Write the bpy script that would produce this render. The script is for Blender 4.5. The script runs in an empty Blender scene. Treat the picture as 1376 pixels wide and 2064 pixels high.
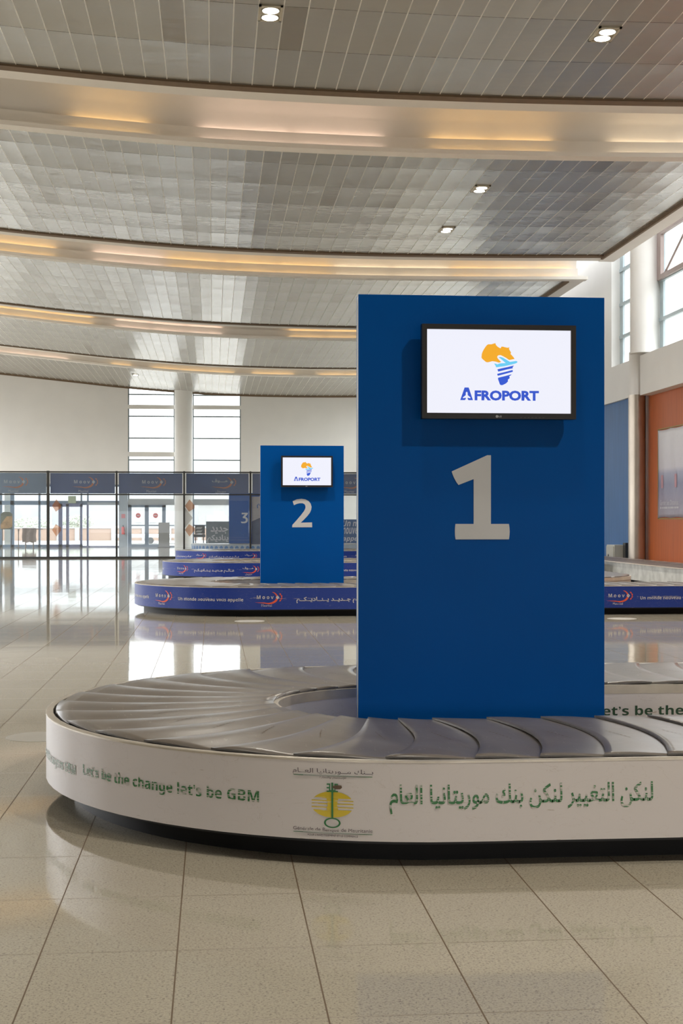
import bpy, bmesh, math, random
from mathutils import Vector, Matrix
from mathutils.geometry import tessellate_polygon
random.seed(7)
sc = bpy.context.scene
C = bpy.context.collection

# ------------------------------------------------------------------ camera, world, exposure
FPX, YAW, EYE = 2838.0, math.atan(258 / 2838.0), 1.267
cd = bpy.data.cameras.new('camera')
cd.sensor_fit = 'VERTICAL'; cd.sensor_height = 36.0; cd.sensor_width = 24.0
cd.lens = FPX * 36.0 / 2064.0
cd.shift_y = 18.0 / 2064.0
cd.clip_start = 0.05; cd.clip_end = 600
cam = bpy.data.objects.new('camera', cd); C.objects.link(cam)
cam.location = (0, 0, EYE); cam.rotation_euler = (math.pi / 2, 0, -YAW)
sc.camera = cam
w = bpy.data.worlds.new('sky'); sc.world = w; w.use_nodes = True
bg = w.node_tree.nodes['Background']
bg.inputs[0].default_value = (0.975, 0.985, 1.0, 1)
# bright haze: the sky is dimmest at the horizon and brightens with height
_t = w.node_tree; _c = _t.nodes.new('ShaderNodeTexCoord'); _s = _t.nodes.new('ShaderNodeSeparateXYZ'); _r = _t.nodes.new('ShaderNodeValToRGB')
_t.links.new(_c.outputs['Generated'], _s.inputs[0]); _t.links.new(_s.outputs[2], _r.inputs[0])
_e = _r.color_ramp.elements; _e[0].position = 0.0; _e[0].color = (0.19, 0.19, 0.19, 1); _e[1].position = 0.5; _e[1].color = (1, 1, 1, 1)
for _p, _v in ((0.03, 0.26), (0.09, 0.5), (0.2, 0.8)): _x = _e.new(_p); _x.color = (_v, _v, _v, 1)
_m = _t.nodes.new('ShaderNodeMath'); _m.operation = 'MULTIPLY'; _m.inputs[1].default_value = 8.0
_t.links.new(_r.outputs[0], _m.inputs[0]); _t.links.new(_m.outputs[0], bg.inputs[1])
sc.view_settings.view_transform = 'Standard'; sc.view_settings.look = 'None'
sc.view_settings.gamma = 1.0; sc.view_settings.use_curve_mapping = False
sc.view_settings.exposure = 0.0
sc.cycles.max_bounces = 10; sc.cycles.diffuse_bounces = 5; sc.cycles.glossy_bounces = 5
sc.cycles.transparent_max_bounces = 16; sc.cycles.sample_clamp_indirect = 6.0
sc.cycles.caustics_reflective = False; sc.cycles.caustics_refractive = False
TUBE = 7.5          # cove tube radiance
LAMP = 40.0         # downlight power scale

# ------------------------------------------------------------------ materials
MATS = {}
def nt(name):
    m = bpy.data.materials.new(name); m.use_nodes = True
    t = m.node_tree; b = t.nodes['Principled BSDF']
    return m, t, b
def lin(c):
    return tuple(((x / 255.0) / 12.92 if x / 255.0 <= 0.04045 else ((x / 255.0 + 0.055) / 1.055) ** 2.4) for x in c)
def mat(name, col, rough=0.5, metal=0.0, spec=0.5, noise=0.0, nscale=4.0, bump=0.0, bscale=20.0, stretch=(1, 1, 1)):
    if name in MATS: return MATS[name]
    m, t, b = nt(name); MATS[name] = m
    b.inputs['Base Color'].default_value = (*col, 1)
    b.inputs['Roughness'].default_value = rough; b.inputs['Metallic'].default_value = metal
    b.inputs['Specular IOR Level'].default_value = spec
    if noise or bump:
        tc = t.nodes.new('ShaderNodeTexCoord'); mp = t.nodes.new('ShaderNodeMapping')
        mp.inputs['Scale'].default_value = stretch
        t.links.new(tc.outputs['Object'], mp.inputs['Vector'])
    if noise:
        n = t.nodes.new('ShaderNodeTexNoise'); n.inputs['Scale'].default_value = nscale; n.inputs['Detail'].default_value = 6
        t.links.new(mp.outputs[0], n.inputs['Vector'])
        r = t.nodes.new('ShaderNodeMapRange')
        r.inputs[1].default_value = 0.3; r.inputs[2].default_value = 0.7
        r.inputs[3].default_value = 1 - noise; r.inputs[4].default_value = 1 + noise
        t.links.new(n.outputs[0], r.inputs[0])
        x = t.nodes.new('ShaderNodeVectorMath'); x.operation = 'SCALE'; x.inputs[0].default_value = col
        t.links.new(r.outputs[0], x.inputs['Scale']); t.links.new(x.outputs[0], b.inputs['Base Color'])
    if bump:
        n = t.nodes.new('ShaderNodeTexNoise'); n.inputs['Scale'].default_value = bscale
        t.links.new(mp.outputs[0], n.inputs['Vector'])
        bp = t.nodes.new('ShaderNodeBump'); bp.inputs['Strength'].default_value = bump; bp.inputs['Distance'].default_value = 0.01
        t.links.new(n.outputs[0], bp.inputs['Height']); t.links.new(bp.outputs[0], b.inputs['Normal'])
    return m
def emis(name, col, s):
    if name in MATS: return MATS[name]
    m, t, b = nt(name); MATS[name] = m
    b.inputs['Base Color'].default_value = (0.02, 0.02, 0.02, 1); b.inputs['Specular IOR Level'].default_value = 0.2
    b.inputs['Emission Color'].default_value = (*col, 1); b.inputs['Emission Strength'].default_value = s
    return m
def worn(name, col, under, amount=0.5, rough=0.35, sx=3.0, sz=60.0, alpha=False):
    """printed vinyl scuffed through in horizontal streaks: where worn the under colour shows (or nothing at all)"""
    if name in MATS: return MATS[name]
    m, t, b = nt(name); MATS[name] = m
    b.inputs['Roughness'].default_value = rough
    tc = t.nodes.new('ShaderNodeTexCoord'); mp = t.nodes.new('ShaderNodeMapping')
    mp.inputs['Scale'].default_value = (sx, sx, sz)
    t.links.new(tc.outputs['Object'], mp.inputs['Vector'])
    n = t.nodes.new('ShaderNodeTexNoise'); n.inputs['Scale'].default_value = 3.0; n.inputs['Detail'].default_value = 5
    t.links.new(mp.outputs[0], n.inputs['Vector'])
    r = t.nodes.new('ShaderNodeMapRange'); c = 0.66 - 0.25 * amount
    r.inputs[1].default_value = c; r.inputs[2].default_value = c + 0.05
    t.links.new(n.outputs[0], r.inputs[0])
    mx = t.nodes.new('ShaderNodeMix'); mx.data_type = 'RGBA'
    mx.inputs[6].default_value = (*col, 1); mx.inputs[7].default_value = (*under, 1)
    t.links.new(r.outputs[0], mx.inputs[0]); t.links.new(mx.outputs[2], b.inputs['Base Color'])
    return m
def glass(name, tint, dirt, dcol=(0.8, 0.85, 0.88), refl=1.0):
    if name in MATS: return MATS[name]
    m = bpy.data.materials.new(name); m.use_nodes = True; MATS[name] = m
    t = m.node_tree; t.nodes.clear()
    o = t.nodes.new('ShaderNodeOutputMaterial'); tr = t.nodes.new('ShaderNodeBsdfTransparent'); tr.inputs[0].default_value = (*tint, 1)
    g = t.nodes.new('ShaderNodeBsdfGlossy'); g.inputs['Roughness'].default_value = 0.0; g.inputs[0].default_value = (refl, refl, refl, 1)
    d = t.nodes.new('ShaderNodeBsdfDiffuse'); d.inputs[0].default_value = (*dcol, 1)
    f = t.nodes.new('ShaderNodeLayerWeight'); f.inputs[0].default_value = 0.5
    fr = mth(t, 'ADD', 0.04, mth(t, 'MULTIPLY', 0.9, mth(t, 'POWER', f.outputs['Facing'], 5.0)))
    m1 = t.nodes.new('ShaderNodeMixShader'); m2 = t.nodes.new('ShaderNodeMixShader'); m1.inputs[0].default_value = dirt
    t.links.new(tr.outputs[0], m1.inputs[1]); t.links.new(d.outputs[0], m1.inputs[2])
    t.links.new(fr, m2.inputs[0]); t.links.new(m1.outputs[0], m2.inputs[1]); t.links.new(g.outputs[0], m2.inputs[2])
    t.links.new(m2.outputs[0], o.inputs[0])
    return m
def mth(t, op, a, b=None, c=None):
    n = t.nodes.new('ShaderNodeMath'); n.operation = op
    for i, v in enumerate((a, b, c)):
        if v is None: continue
        if isinstance(v, (int, float)): n.inputs[i].default_value = v
        else: t.links.new(v, n.inputs[i])
    return n.outputs[0]
def mixc(t, fac, a, b):
    n = t.nodes.new('ShaderNodeMix'); n.data_type = 'RGBA'
    for i, v in ((0, fac), (6, a), (7, b)):
        if isinstance(v, (int, float)): n.inputs[i].default_value = v
        elif isinstance(v, tuple): n.inputs[i].default_value = (*v, 1)
        else: t.links.new(v, n.inputs[i])
    return n.outputs[2]
def grid_nodes(t, px, ox, py, oy):
    tc = t.nodes.new('ShaderNodeTexCoord'); s = t.nodes.new('ShaderNodeSeparateXYZ'); t.links.new(tc.outputs['Object'], s.inputs[0])
    gx = mth(t, 'DIVIDE', mth(t, 'SUBTRACT', s.outputs[0], ox), px); gy = mth(t, 'DIVIDE', mth(t, 'SUBTRACT', s.outputs[1], oy), py)
    fx = mth(t, 'FRACT', gx); fy = mth(t, 'FRACT', gy)
    dx = mth(t, 'MULTIPLY', mth(t, 'SUBTRACT', 0.5, mth(t, 'ABSOLUTE', mth(t, 'SUBTRACT', fx, 0.5))), px)
    dy = mth(t, 'MULTIPLY', mth(t, 'SUBTRACT', 0.5, mth(t, 'ABSOLUTE', mth(t, 'SUBTRACT', fy, 0.5))), py)
    cb = t.nodes.new('ShaderNodeCombineXYZ'); t.links.new(mth(t, 'FLOOR', gx), cb.inputs[0]); t.links.new(mth(t, 'FLOOR', gy), cb.inputs[1])
    wn = t.nodes.new('ShaderNodeTexWhiteNoise'); t.links.new(cb.outputs[0], wn.inputs['Vector'])
    return tc, fx, fy, dx, dy, wn

def floor_mat():
    m, t, b = nt('polished granite tiles')
    tc, fx, fy, dx, dy, wn = grid_nodes(t, 0.398, -0.106, 0.603, 3.579)
    n = t.nodes.new('ShaderNodeTexNoise'); n.inputs['Scale'].default_value = 140; n.inputs['Detail'].default_value = 3
    t.links.new(tc.outputs['Object'], n.inputs['Vector'])
    n2 = t.nodes.new('ShaderNodeTexNoise'); n2.inputs['Scale'].default_value = 1.3; n2.inputs['Detail'].default_value = 4
    t.links.new(tc.outputs['Object'], n2.inputs['Vector'])
    sp = t.nodes.new('ShaderNodeMapRange'); sp.inputs[1].default_value = 0.56; sp.inputs[2].default_value = 0.66; t.links.new(n.outputs[0], sp.inputs[0])
    sp2 = t.nodes.new('ShaderNodeMapRange'); sp2.inputs[1].default_value = 0.46; sp2.inputs[2].default_value = 0.36; t.links.new(n.outputs[0], sp2.inputs[0])
    base = mixc(t, n2.outputs[0], (0.50, 0.44, 0.335), (0.58, 0.52, 0.405))
    base = mixc(t, mth(t, 'MULTIPLY', sp.outputs[0], 0.6), base, (0.20, 0.175, 0.15))
    base = mixc(t, mth(t, 'MULTIPLY', sp2.outputs[0], 0.35), base, (0.72, 0.64, 0.47))
    base = mixc(t, mth(t, 'MULTIPLY', wn.outputs['Value'], 0.12), base, (0.34, 0.30, 0.23))
    jx = mth(t, 'LESS_THAN', dx, 0.0024); jy = mth(t, 'LESS_THAN', dy, 0.0024)
    j = mth(t, 'MAXIMUM', jx, mth(t, 'MULTIPLY', jy, 0.6))
    # coarser dark flecks
    nf_ = t.nodes.new('ShaderNodeTexNoise'); nf_.inputs['Scale'].default_value = 115; nf_.inputs['Detail'].default_value = 2; nf_.inputs['Distortion'].default_value = 0.8
    t.links.new(tc.outputs['Object'], nf_.inputs['Vector'])
    rf_ = t.nodes.new('ShaderNodeMapRange'); rf_.inputs[1].default_value = 0.60; rf_.inputs[2].default_value = 0.68; t.links.new(nf_.outputs[0], rf_.inputs[0])
    base = mixc(t, mth(t, 'MULTIPLY', rf_.outputs[0], 0.6), base, (0.19, 0.165, 0.15))
    base = mixc(t, j, base, (0.17, 0.115, 0.065))
    t.links.new(base, b.inputs['Base Color'])
    t.links.new(mth(t, 'ADD', mth(t, 'MULTIPLY', j, 0.5), 0.055), b.inputs['Roughness'])
    b.inputs['Specular IOR Level'].default_value = 0.38
    # every tile lies at a hair's tilt, so reflections step at the joints
    hx = mth(t, 'MULTIPLY', mth(t, 'MULTIPLY', mth(t, 'SUBTRACT', wn.outputs['Value'], 0.5), fx), 0.0012)
    s2 = t.nodes.new('ShaderNodeSeparateColor'); t.links.new(wn.outputs['Color'], s2.inputs[0])
    hy = mth(t, 'MULTIPLY', mth(t, 'MULTIPLY', mth(t, 'SUBTRACT', s2.outputs[1], 0.5), fy), 0.0012)
    bp = t.nodes.new('ShaderNodeBump'); bp.inputs['Strength'].default_value = 1.0; bp.inputs['Distance'].default_value = 1.0
    t.links.new(mth(t, 'ADD', hx, hy), bp.inputs['Height']); t.links.new(bp.outputs[0], b.inputs['Normal'])
    return m
def ceil_mat(name, oy):
    m, t, b = nt(name)
    tc, fx, fy, dx, dy, wn = grid_nodes(t, 0.30, 0.246, 1.55, oy)
    s2 = t.nodes.new('ShaderNodeSeparateColor'); t.links.new(wn.outputs['Color'], s2.inputs[0])
    base = mixc(t, wn.outputs['Value'], (0.42, 0.405, 0.37), (0.435, 0.42, 0.385))
    base = mixc(t, mth(t, 'MULTIPLY', mth(t, 'GREATER_THAN', s2.outputs[0], 0.965), 0.75), base, (0.27, 0.235, 0.185))
    seam = mth(t, 'LESS_THAN', dx, 0.0075)
    base = mixc(t, seam, base, (0.74, 0.72, 0.66))
    row = mth(t, 'LESS_THAN', dy, 0.010)
    base = mixc(t, mth(t, 'MULTIPLY', mth(t, 'MULTIPLY', row, mth(t, 'SUBTRACT', 1.0, seam)), 0.85), base, (0.14, 0.13, 0.11))
    t.links.new(base, b.inputs['Base Color'])
    b.inputs['Metallic'].default_value = 0.5; b.inputs['Specular IOR Level'].default_value = 0.8
    # height: each strip bows a little, dents run across, rib at the seam
    n = t.nodes.new('ShaderNodeTexNoise'); n.inputs['Scale'].default_value = 1.0; n.inputs['Detail'].default_value = 2
    mp = t.nodes.new('ShaderNodeMapping'); mp.inputs['Scale'].default_value = (1.6, 3.2, 1)
    t.links.new(tc.outputs['Object'], mp.inputs['Vector']); t.links.new(mp.outputs[0], n.inputs['Vector'])
    rr = t.nodes.new('ShaderNodeMapRange'); rr.inputs[3].default_value = 0.24; rr.inputs[4].default_value = 0.26
    t.links.new(s2.outputs[1], rr.inputs[0]); t.links.new(mth(t, 'ADD', rr.outputs[0], mth(t, 'MULTIPLY', seam, 0.2)), b.inputs['Roughness'])
    h = mth(t, 'MULTIPLY', n.outputs[0], 0.009)
    bowx = mth(t, 'MULTIPLY', mth(t, 'SINE', mth(t, 'MULTIPLY', fx, math.pi)), mth(t, 'MULTIPLY_ADD', s2.outputs[1], 0.0015, 0.0025))
    bowy = mth(t, 'MULTIPLY', mth(t, 'SINE', mth(t, 'MULTIPLY', fy, math.pi)), mth(t, 'MULTIPLY_ADD', s2.outputs[2], 0.003, 0.008))
    rib = mth(t, 'MULTIPLY', seam, -0.006)
    h = mth(t, 'ADD', mth(t, 'ADD', h, bowx), mth(t, 'ADD', bowy, rib))
    bp = t.nodes.new('ShaderNodeBump'); bp.inputs['Strength'].default_value = 0.8; bp.inputs['Distance'].default_value = 1.0; bp.invert = True
    t.links.new(h, bp.inputs['Height']); t.links.new(bp.outputs[0], b.inputs['Normal'])
    return m
def belt_mat():
    m, t, b = nt('worn rubber belt')
    tc = t.nodes.new('ShaderNodeTexCoord')
    n = t.nodes.new('ShaderNodeTexNoise'); n.inputs['Scale'].default_value = 5; n.inputs['Detail'].default_value = 8
    t.links.new(tc.outputs['Object'], n.inputs['Vector'])
    c = mixc(t, n.outputs[0], (0.12, 0.10, 0.085), (0.27, 0.24, 0.21))
    n2 = t.nodes.new('ShaderNodeTexNoise'); n2.inputs['Scale'].default_value = 2.2; n2.inputs['Detail'].default_value = 7; n2.inputs['Distortion'].default_value = 1.5
    t.links.new(tc.outputs['Object'], n2.inputs['Vector'])
    r = t.nodes.new('ShaderNodeMapRange'); r.inputs[1].default_value = 0.45; r.inputs[2].default_value = 0.62
    t.links.new(n2.outputs[0], r.inputs[0])
    c = mixc(t, mth(t, 'MULTIPLY', r.outputs[0], 0.45), c, (0.16, 0.12, 0.085))
    n4 = t.nodes.new('ShaderNodeTexNoise'); n4.inputs['Scale'].default_value = 1.0; n4.inputs['Detail'].default_value = 5
    mp = t.nodes.new('ShaderNodeMapping'); mp.inputs['Scale'].default_value = (60, 14, 1); mp.inputs['Rotation'].default_value = (0, 0, 0.5)
    t.links.new(tc.outputs['Object'], mp.inputs['Vector']); t.links.new(mp.outputs[0], n4.inputs['Vector'])
    c = mixc(t, mth(t, 'MULTIPLY', mth(t, 'GREATER_THAN', n4.outputs[0], 0.68), 0.5), c, (0.34, 0.31, 0.28))
    t.links.new(c, b.inputs['Base Color'])
    b.inputs['Roughness'].default_value = 0.29
    b.inputs['Specular IOR Level'].default_value = 0.75
    bp = t.nodes.new('ShaderNodeBump'); bp.inputs['Strength'].default_value = 0.14; bp.inputs['Distance'].default_value = 0.012
    t.links.new(n.outputs[0], bp.inputs['Height']); t.links.new(bp.outputs[0], b.inputs['Normal'])
    return m
def vinyl_mat(name, col, scuff, line):
    """belt side cladding: printed colour, one scuffed rubbing line at mid height, scattered scratches, chipped edges"""
    m, t, b = nt(name)
    tc = t.nodes.new('ShaderNodeTexCoord'); s = t.nodes.new('ShaderNodeSeparateXYZ'); t.links.new(tc.outputs['Object'], s.inputs[0])
    n = t.nodes.new('ShaderNodeTexNoise'); n.inputs['Scale'].default_value = 1.0; n.inputs['Detail'].default_value = 6
    mp = t.nodes.new('ShaderNodeMapping'); mp.inputs['Scale'].default_value = (9, 9, 90)
    t.links.new(tc.outputs['Object'], mp.inputs['Vector']); t.links.new(mp.outputs[0], n.inputs['Vector'])
    band = mth(t, 'SUBTRACT', 1.0, mth(t, 'MINIMUM', 1.0, mth(t, 'MULTIPLY', mth(t, 'ABSOLUTE', mth(t, 'SUBTRACT', s.outputs[2], 0.243)), 60.0)))
    edge = mth(t, 'MAXIMUM', mth(t, 'MULTIPLY', mth(t, 'SUBTRACT', s.outputs[2], 0.381), 90.0), mth(t, 'MULTIPLY', mth(t, 'SUBTRACT', 0.101, s.outputs[2]), 90.0))
    f = mth(t, 'MAXIMUM', mth(t, 'MULTIPLY', band, line), edge)
    w1 = mth(t, 'GREATER_THAN', mth(t, 'ADD', n.outputs[0], mth(t, 'MULTIPLY', mth(t, 'MINIMUM', f, 1.0), 0.2)), 0.74)
    sc_ = t.nodes.new('ShaderNodeTexNoise'); sc_.inputs['Scale'].default_value = 1.0; sc_.inputs['Detail'].default_value = 8; sc_.inputs['Distortion'].default_value = 2.0
    mp2 = t.nodes.new('ShaderNodeMapping'); mp2.inputs['Scale'].default_value = (4, 4, 9); mp2.inputs['Rotation'].default_value = (0.4, 0.9, 0.3)
    t.links.new(tc.outputs['Object'], mp2.inputs['Vector']); t.links.new(mp2.outputs[0], sc_.inputs['Vector'])
    scr = mth(t, 'LESS_THAN', mth(t, 'ABSOLUTE', mth(t, 'SUBTRACT', sc_.outputs[0], 0.56)), 0.0018)
    c = mixc(t, mth(t, 'MULTIPLY', w1, 0.55), col, scuff)
    c = mixc(t, mth(t, 'MULTIPLY', scr, 0.3), c, scuff)
    t.links.new(c, b.inputs['Base Color']); b.inputs['Roughness'].default_value = 0.3; b.inputs['Specular IOR Level'].default_value = 0.3
    return m

WHITE = mat('white plaster', (0.80, 0.785, 0.755), 0.7, noise=0.02, nscale=1.2)
CREAM = mat('cove paint', (0.78, 0.75, 0.70), 0.6, noise=0.02, nscale=2)
BROWN = mat('brown trim', (0.16, 0.105, 0.06), 0.7, noise=0.1, nscale=8)
GREYROOF = mat('roof slab', (0.6, 0.6, 0.58), 0.8, noise=0.03)
BLUE = mat('blue pylon laminate', (0.0, 0.082, 0.35), 0.30, spec=0.08, noise=0.04, nscale=1.5)
ALU = mat('aluminium trim', (0.72, 0.72, 0.72), 0.3, metal=0.9, noise=0.05)
NUM = mat('grey number vinyl', (0.66, 0.66, 0.665), 0.5, noise=0.02)
BEZEL = mat('black bezel', (0.018, 0.015, 0.014), 0.35, noise=0.05)
PLASTIC = mat('dark plastic', (0.012, 0.012, 0.014), 0.5, noise=0.05)
PLINTH = mat('black kick plate', (0.008, 0.0075, 0.007), 0.5, spec=0.2, noise=0.15, nscale=6)
PWHITE = vinyl_mat('white cladding', (0.77, 0.72, 0.705), (0.42, 0.33, 0.25), 0.25)
PBLUE = vinyl_mat('blue cladding', (0.016, 0.045, 0.27), (0.45, 0.42, 0.42), 0.9)
PTAN = mat('tan cladding', (0.33, 0.27, 0.21), 0.45, noise=0.1, nscale=4)
LIP = mat('pale metal rim', (0.62, 0.56, 0.47), 0.35, metal=0.4, noise=0.12, nscale=9)
BELT = belt_mat()
EDGE = mat('rubber edge', (0.17, 0.155, 0.14), 0.3, noise=0.2, nscale=20)
DECK = mat('island deck', (0.55, 0.53, 0.5), 0.5, noise=0.05)
GREEN = worn('worn green print', (0.035, 0.19, 0.055), (0.66, 0.62, 0.58), 0.55, sx=5, sz=70)
GREEN2 = mat('green print', (0.03, 0.20, 0.06), 0.4, noise=0.05)
DKGREEN = mat('dark green print', (0.03, 0.085, 0.045), 0.4, noise=0.05)
YEL = worn('worn yellow print', (0.75, 0.56, 0.03), (0.66, 0.62, 0.58), 0.25, sx=5, sz=70)
INK = worn('worn dark print', (0.09, 0.06, 0.07), (0.60, 0.56, 0.53), 0.3, sx=5, sz=70)
SMEAR = mat('brown smear', (0.14, 0.09, 0.055), 0.6, noise=0.3, nscale=40)
TXW = worn('worn white print', (0.62, 0.60, 0.60), (0.03, 0.05, 0.2), 0.35, sx=6, sz=60)
TXO = worn('worn orange print', (0.75, 0.10, 0.035), (0.05, 0.05, 0.15), 0.15, sx=6, sz=60)
BNW = mat('banner white print', (0.55, 0.57, 0.62), 0.5, noise=0.03)
BNO = mat('banner orange print', (0.62, 0.20, 0.09), 0.5, noise=0.03)
BANNER = mat('blue banner fabric', (0.075, 0.125, 0.30), 0.6, noise=0.12, nscale=1.4)
FRAME = mat('dark window metal', (0.055, 0.053, 0.048), 0.4, metal=0.3, noise=0.05)
BFRAME = mat('blue grey window metal', (0.15, 0.215, 0.30), 0.4, noise=0.06)
RFRAME = mat('pale blue window metal', (0.42, 0.50, 0.53), 0.4, noise=0.06)
BRFRAME = mat('brown window metal', (0.34, 0.27, 0.25), 0.4, noise=0.06)
GLASS = glass('clear glazing', (0.96, 0.98, 0.98), 0.02)
GPART = glass('dusty partition glazing', (0.91, 0.93, 0.94), 0.07)
STEEL = mat('brushed steel column cladding', (0.50, 0.44, 0.37), 0.34, metal=0.85, noise=0.12, nscale=3, bump=0.25, bscale=3, stretch=(1, 1, 0.5))
BLUEP = mat('blue wall panel', (0.05, 0.15, 0.36), 0.45, spec=0.3, noise=0.1, nscale=2, stretch=(1, 6, 0.4))
ORANGE = mat('orange wall panel', (0.47, 0.12, 0.035), 0.45, spec=0.3, noise=0.1, nscale=2, stretch=(1, 6, 0.4))
GREYP = mat('mottled grey metal cladding', (0.47, 0.48, 0.46), 0.4, noise=0.22, nscale=5, bump=0.1)
BRUB = mat('brown rubber belt', (0.21, 0.17, 0.145), 0.4, noise=0.12, nscale=3)

# ------------------------------------------------------------------ mesh helpers
class MB:
    def __init__(s): s.v = []; s.f = []
    def add(s, v, f):
        k = len(s.v); s.v += [tuple(p) for p in v]; s.f += [tuple(i + k for i in q) for q in f]; return s
    def box(s, x0, x1, y0, y1, z0, z1):
        return s.add([(x0, y0, z0), (x1, y0, z0), (x1, y1, z0), (x0, y1, z0), (x0, y0, z1), (x1, y0, z1), (x1, y1, z1), (x0, y1, z1)],
                     [(0, 3, 2, 1), (4, 5, 6, 7), (0, 1, 5, 4), (1, 2, 6, 5), (2, 3, 7, 6), (3, 0, 4, 7)])
    def cyl(s, c, r, z0, z1, n=24, r1=None):
        r1 = r if r1 is None else r1
        v = [(c[0] + r * math.cos(2 * math.pi * i / n), c[1] + r * math.sin(2 * math.pi * i / n), z0) for i in range(n)]
        v += [(c[0] + r1 * math.cos(2 * math.pi * i / n), c[1] + r1 * math.sin(2 * math.pi * i / n), z1) for i in range(n)]
        f = [(i, (i + 1) % n, n + (i + 1) % n, n + i) for i in range(n)] + [tuple(range(n))[::-1], tuple(range(n, 2 * n))]
        return s.add(v, f)
    def tube(s, a, b, r, n=10):
        a, b = Vector(a), Vector(b); d = (b - a).normalized()
        u = d.orthogonal().normalized(); w_ = d.cross(u)
        v = [tuple(p + r * (math.cos(2 * math.pi * i / n) * u + math.sin(2 * math.pi * i / n) * w_)) for p in (a, b) for i in range(n)]
        f = [(i, (i + 1) % n, n + (i + 1) % n, n + i) for i in range(n)] + [tuple(range(n))[::-1], tuple(range(n, 2 * n))]
        return s.add(v, f)
    def poly(s, pts, fn):
        """flat filled outline; pts in 2d, fn maps (a, b) to 3d"""
        tri = tessellate_polygon([[Vector((p[0], p[1], 0)) for p in pts]])
        out = []
        for q in tri:
            a, b_, c = (pts[i] for i in q)
            cr = (b_[0] - a[0]) * (c[1] - a[1]) - (b_[1] - a[1]) * (c[0] - a[0])
            out.append(tuple(q) if cr > 0 else tuple(q)[::-1])
        return s.add([fn(p[0], p[1]) for p in pts], out)
    def build(s, name, m, parent=None, smooth=False, bevel=0.0):
        me = bpy.data.meshes.new(name); me.from_pydata(s.v, [], s.f); me.update()
        if isinstance(m, (list, tuple)):
            for x in m: me.materials.append(x)
        else: me.materials.append(m)
        if smooth:
            for p in me.polygons: p.use_smooth = True
        o = bpy.data.objects.new(name, me); C.objects.link(o)
        if parent:
            o.parent = parent
            o.matrix_parent_inverse = Matrix.Translation(-Vector(parent.location))
        if bevel:
            md = o.modifiers.new('bevel', 'BEVEL'); md.width = bevel; md.segments = 2; md.limit_method = 'ANGLE'
        return o
def tag(o, label, cat, group=None):
    o['label'] = label; o['category'] = cat
    if group: o['group'] = group
    return o
def struct(o): o['kind'] = 'structure'; return o
def thing(name, loc, label, cat, group=None):
    o = bpy.data.objects.new(name, None); C.objects.link(o); o.location = loc; o.empty_display_size = 0.2
    return tag(o, label, cat, group)
def smooth_by_angle(o, ang=0.6):
    me = o.data
    for p in me.polygons: p.use_smooth = True
    try: me.set_sharp_from_angle(angle=ang)
    except Exception: pass

# ------------------------------------------------------------------ lettering
_cache = {}
def raw_text(s, bold=0.0, shear=0.0):
    k = (s, bold, shear)
    if k in _cache: return _cache[k]
    c = bpy.data.curves.new('lettering', 'FONT'); c.body = s; c.size = 1.0; c.offset = bold; c.resolution_u = 3; c.shear = shear
    c.fill_mode = 'FRONT'
    o = bpy.data.objects.new('lettering_tmp', c); C.objects.link(o)
    dg = bpy.context.evaluated_depsgraph_get(); dg.update()
    me = bpy.data.meshes.new_from_object(o.evaluated_get(dg))
    v = [(p.co.x, p.co.y) for p in me.vertices]; f = [tuple(p.vertices) for p in me.polygons]
    bpy.data.objects.remove(o); bpy.data.curves.remove(c); bpy.data.meshes.remove(me)
    _cache[k] = (v, f); return v, f
FORMS = {'ا': 0xFE8D, 'ب': 0xFE8F, 'ة': 0xFE93, 'ت': 0xFE95, 'ث': 0xFE99, 'ج': 0xFE9D, 'د': 0xFEA9, 'ر': 0xFEAD, 'س': 0xFEB1,
         'ع': 0xFEC9, 'غ': 0xFECD, 'ك': 0xFED9, 'ل': 0xFEDD, 'م': 0xFEE1, 'ن': 0xFEE5, 'و': 0xFEED, 'ي': 0xFEF1, 'إ': 0xFE87, 'ڤ': 0xFB6A}
TWO = set('اةدروإ')
def arabic(s):
    out = []
    for i, ch in enumerate(s):
        if ch not in FORMS: out.append(ch); continue
        prv = s[i - 1] if i else ' '; nx = s[i + 1] if i + 1 < len(s) else ' '
        jp = (prv in FORMS and prv not in TWO) or prv == '\u0640'
        jn = ch not in TWO and (nx in FORMS or nx == '\u0640')
        k = (3 if jn else 1) if jp else (2 if jn else 0)
        out.append(chr(FORMS[ch] + k))
    return out[::-1]
def arabic_text(s, bold=0.0):
    """glyph by glyph, so that joined strokes overlap without cancelling out"""
    V, F, x = [], [], 0.0
    bar = max(p[0] for p in raw_text('|')[0])
    for g in arabic(s):
        adv = max(p[0] for p in raw_text(g + '|')[0]) - bar if g != ' ' else 0.28
        v, f = raw_text(g, bold)
        k = len(V); V += [(p[0] + x, p[1]) for p in v]; F += [tuple(i + k for i in q) for q in f]
        x += adv
    return V, F
def sansbold(s):
    o = ''
    for ch in s:
        if 'A' <= ch <= 'Z': o += chr(0x1D5D4 + ord(ch) - 65)
        elif 'a' <= ch <= 'z': o += chr(0x1D5EE + ord(ch) - 97)
        elif '0' <= ch <= '9': o += chr(0x1D7EC + ord(ch) - 48)
        else: o += ch
    return o
def put_text(mb, vf, box, fn):
    """fit lettering into box (u0, z0, u1, z1) and map it by fn(u, z)"""
    v, f = vf
    x0 = min(p[0] for p in v); x1 = max(p[0] for p in v); y0 = min(p[1] for p in v); y1 = max(p[1] for p in v)
    u0, z0, u1, z1 = box
    mb.add([fn(u0 + (p[0] - x0) / (x1 - x0) * (u1 - u0), z0 + (p[1] - y0) / (y1 - y0) * (z1 - z0)) for p in v], f)
def letter(name, vf, box, fn, m, parent):
    a = MB(); put_text(a, vf, box, fn); return a.build(name, m, parent)
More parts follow.
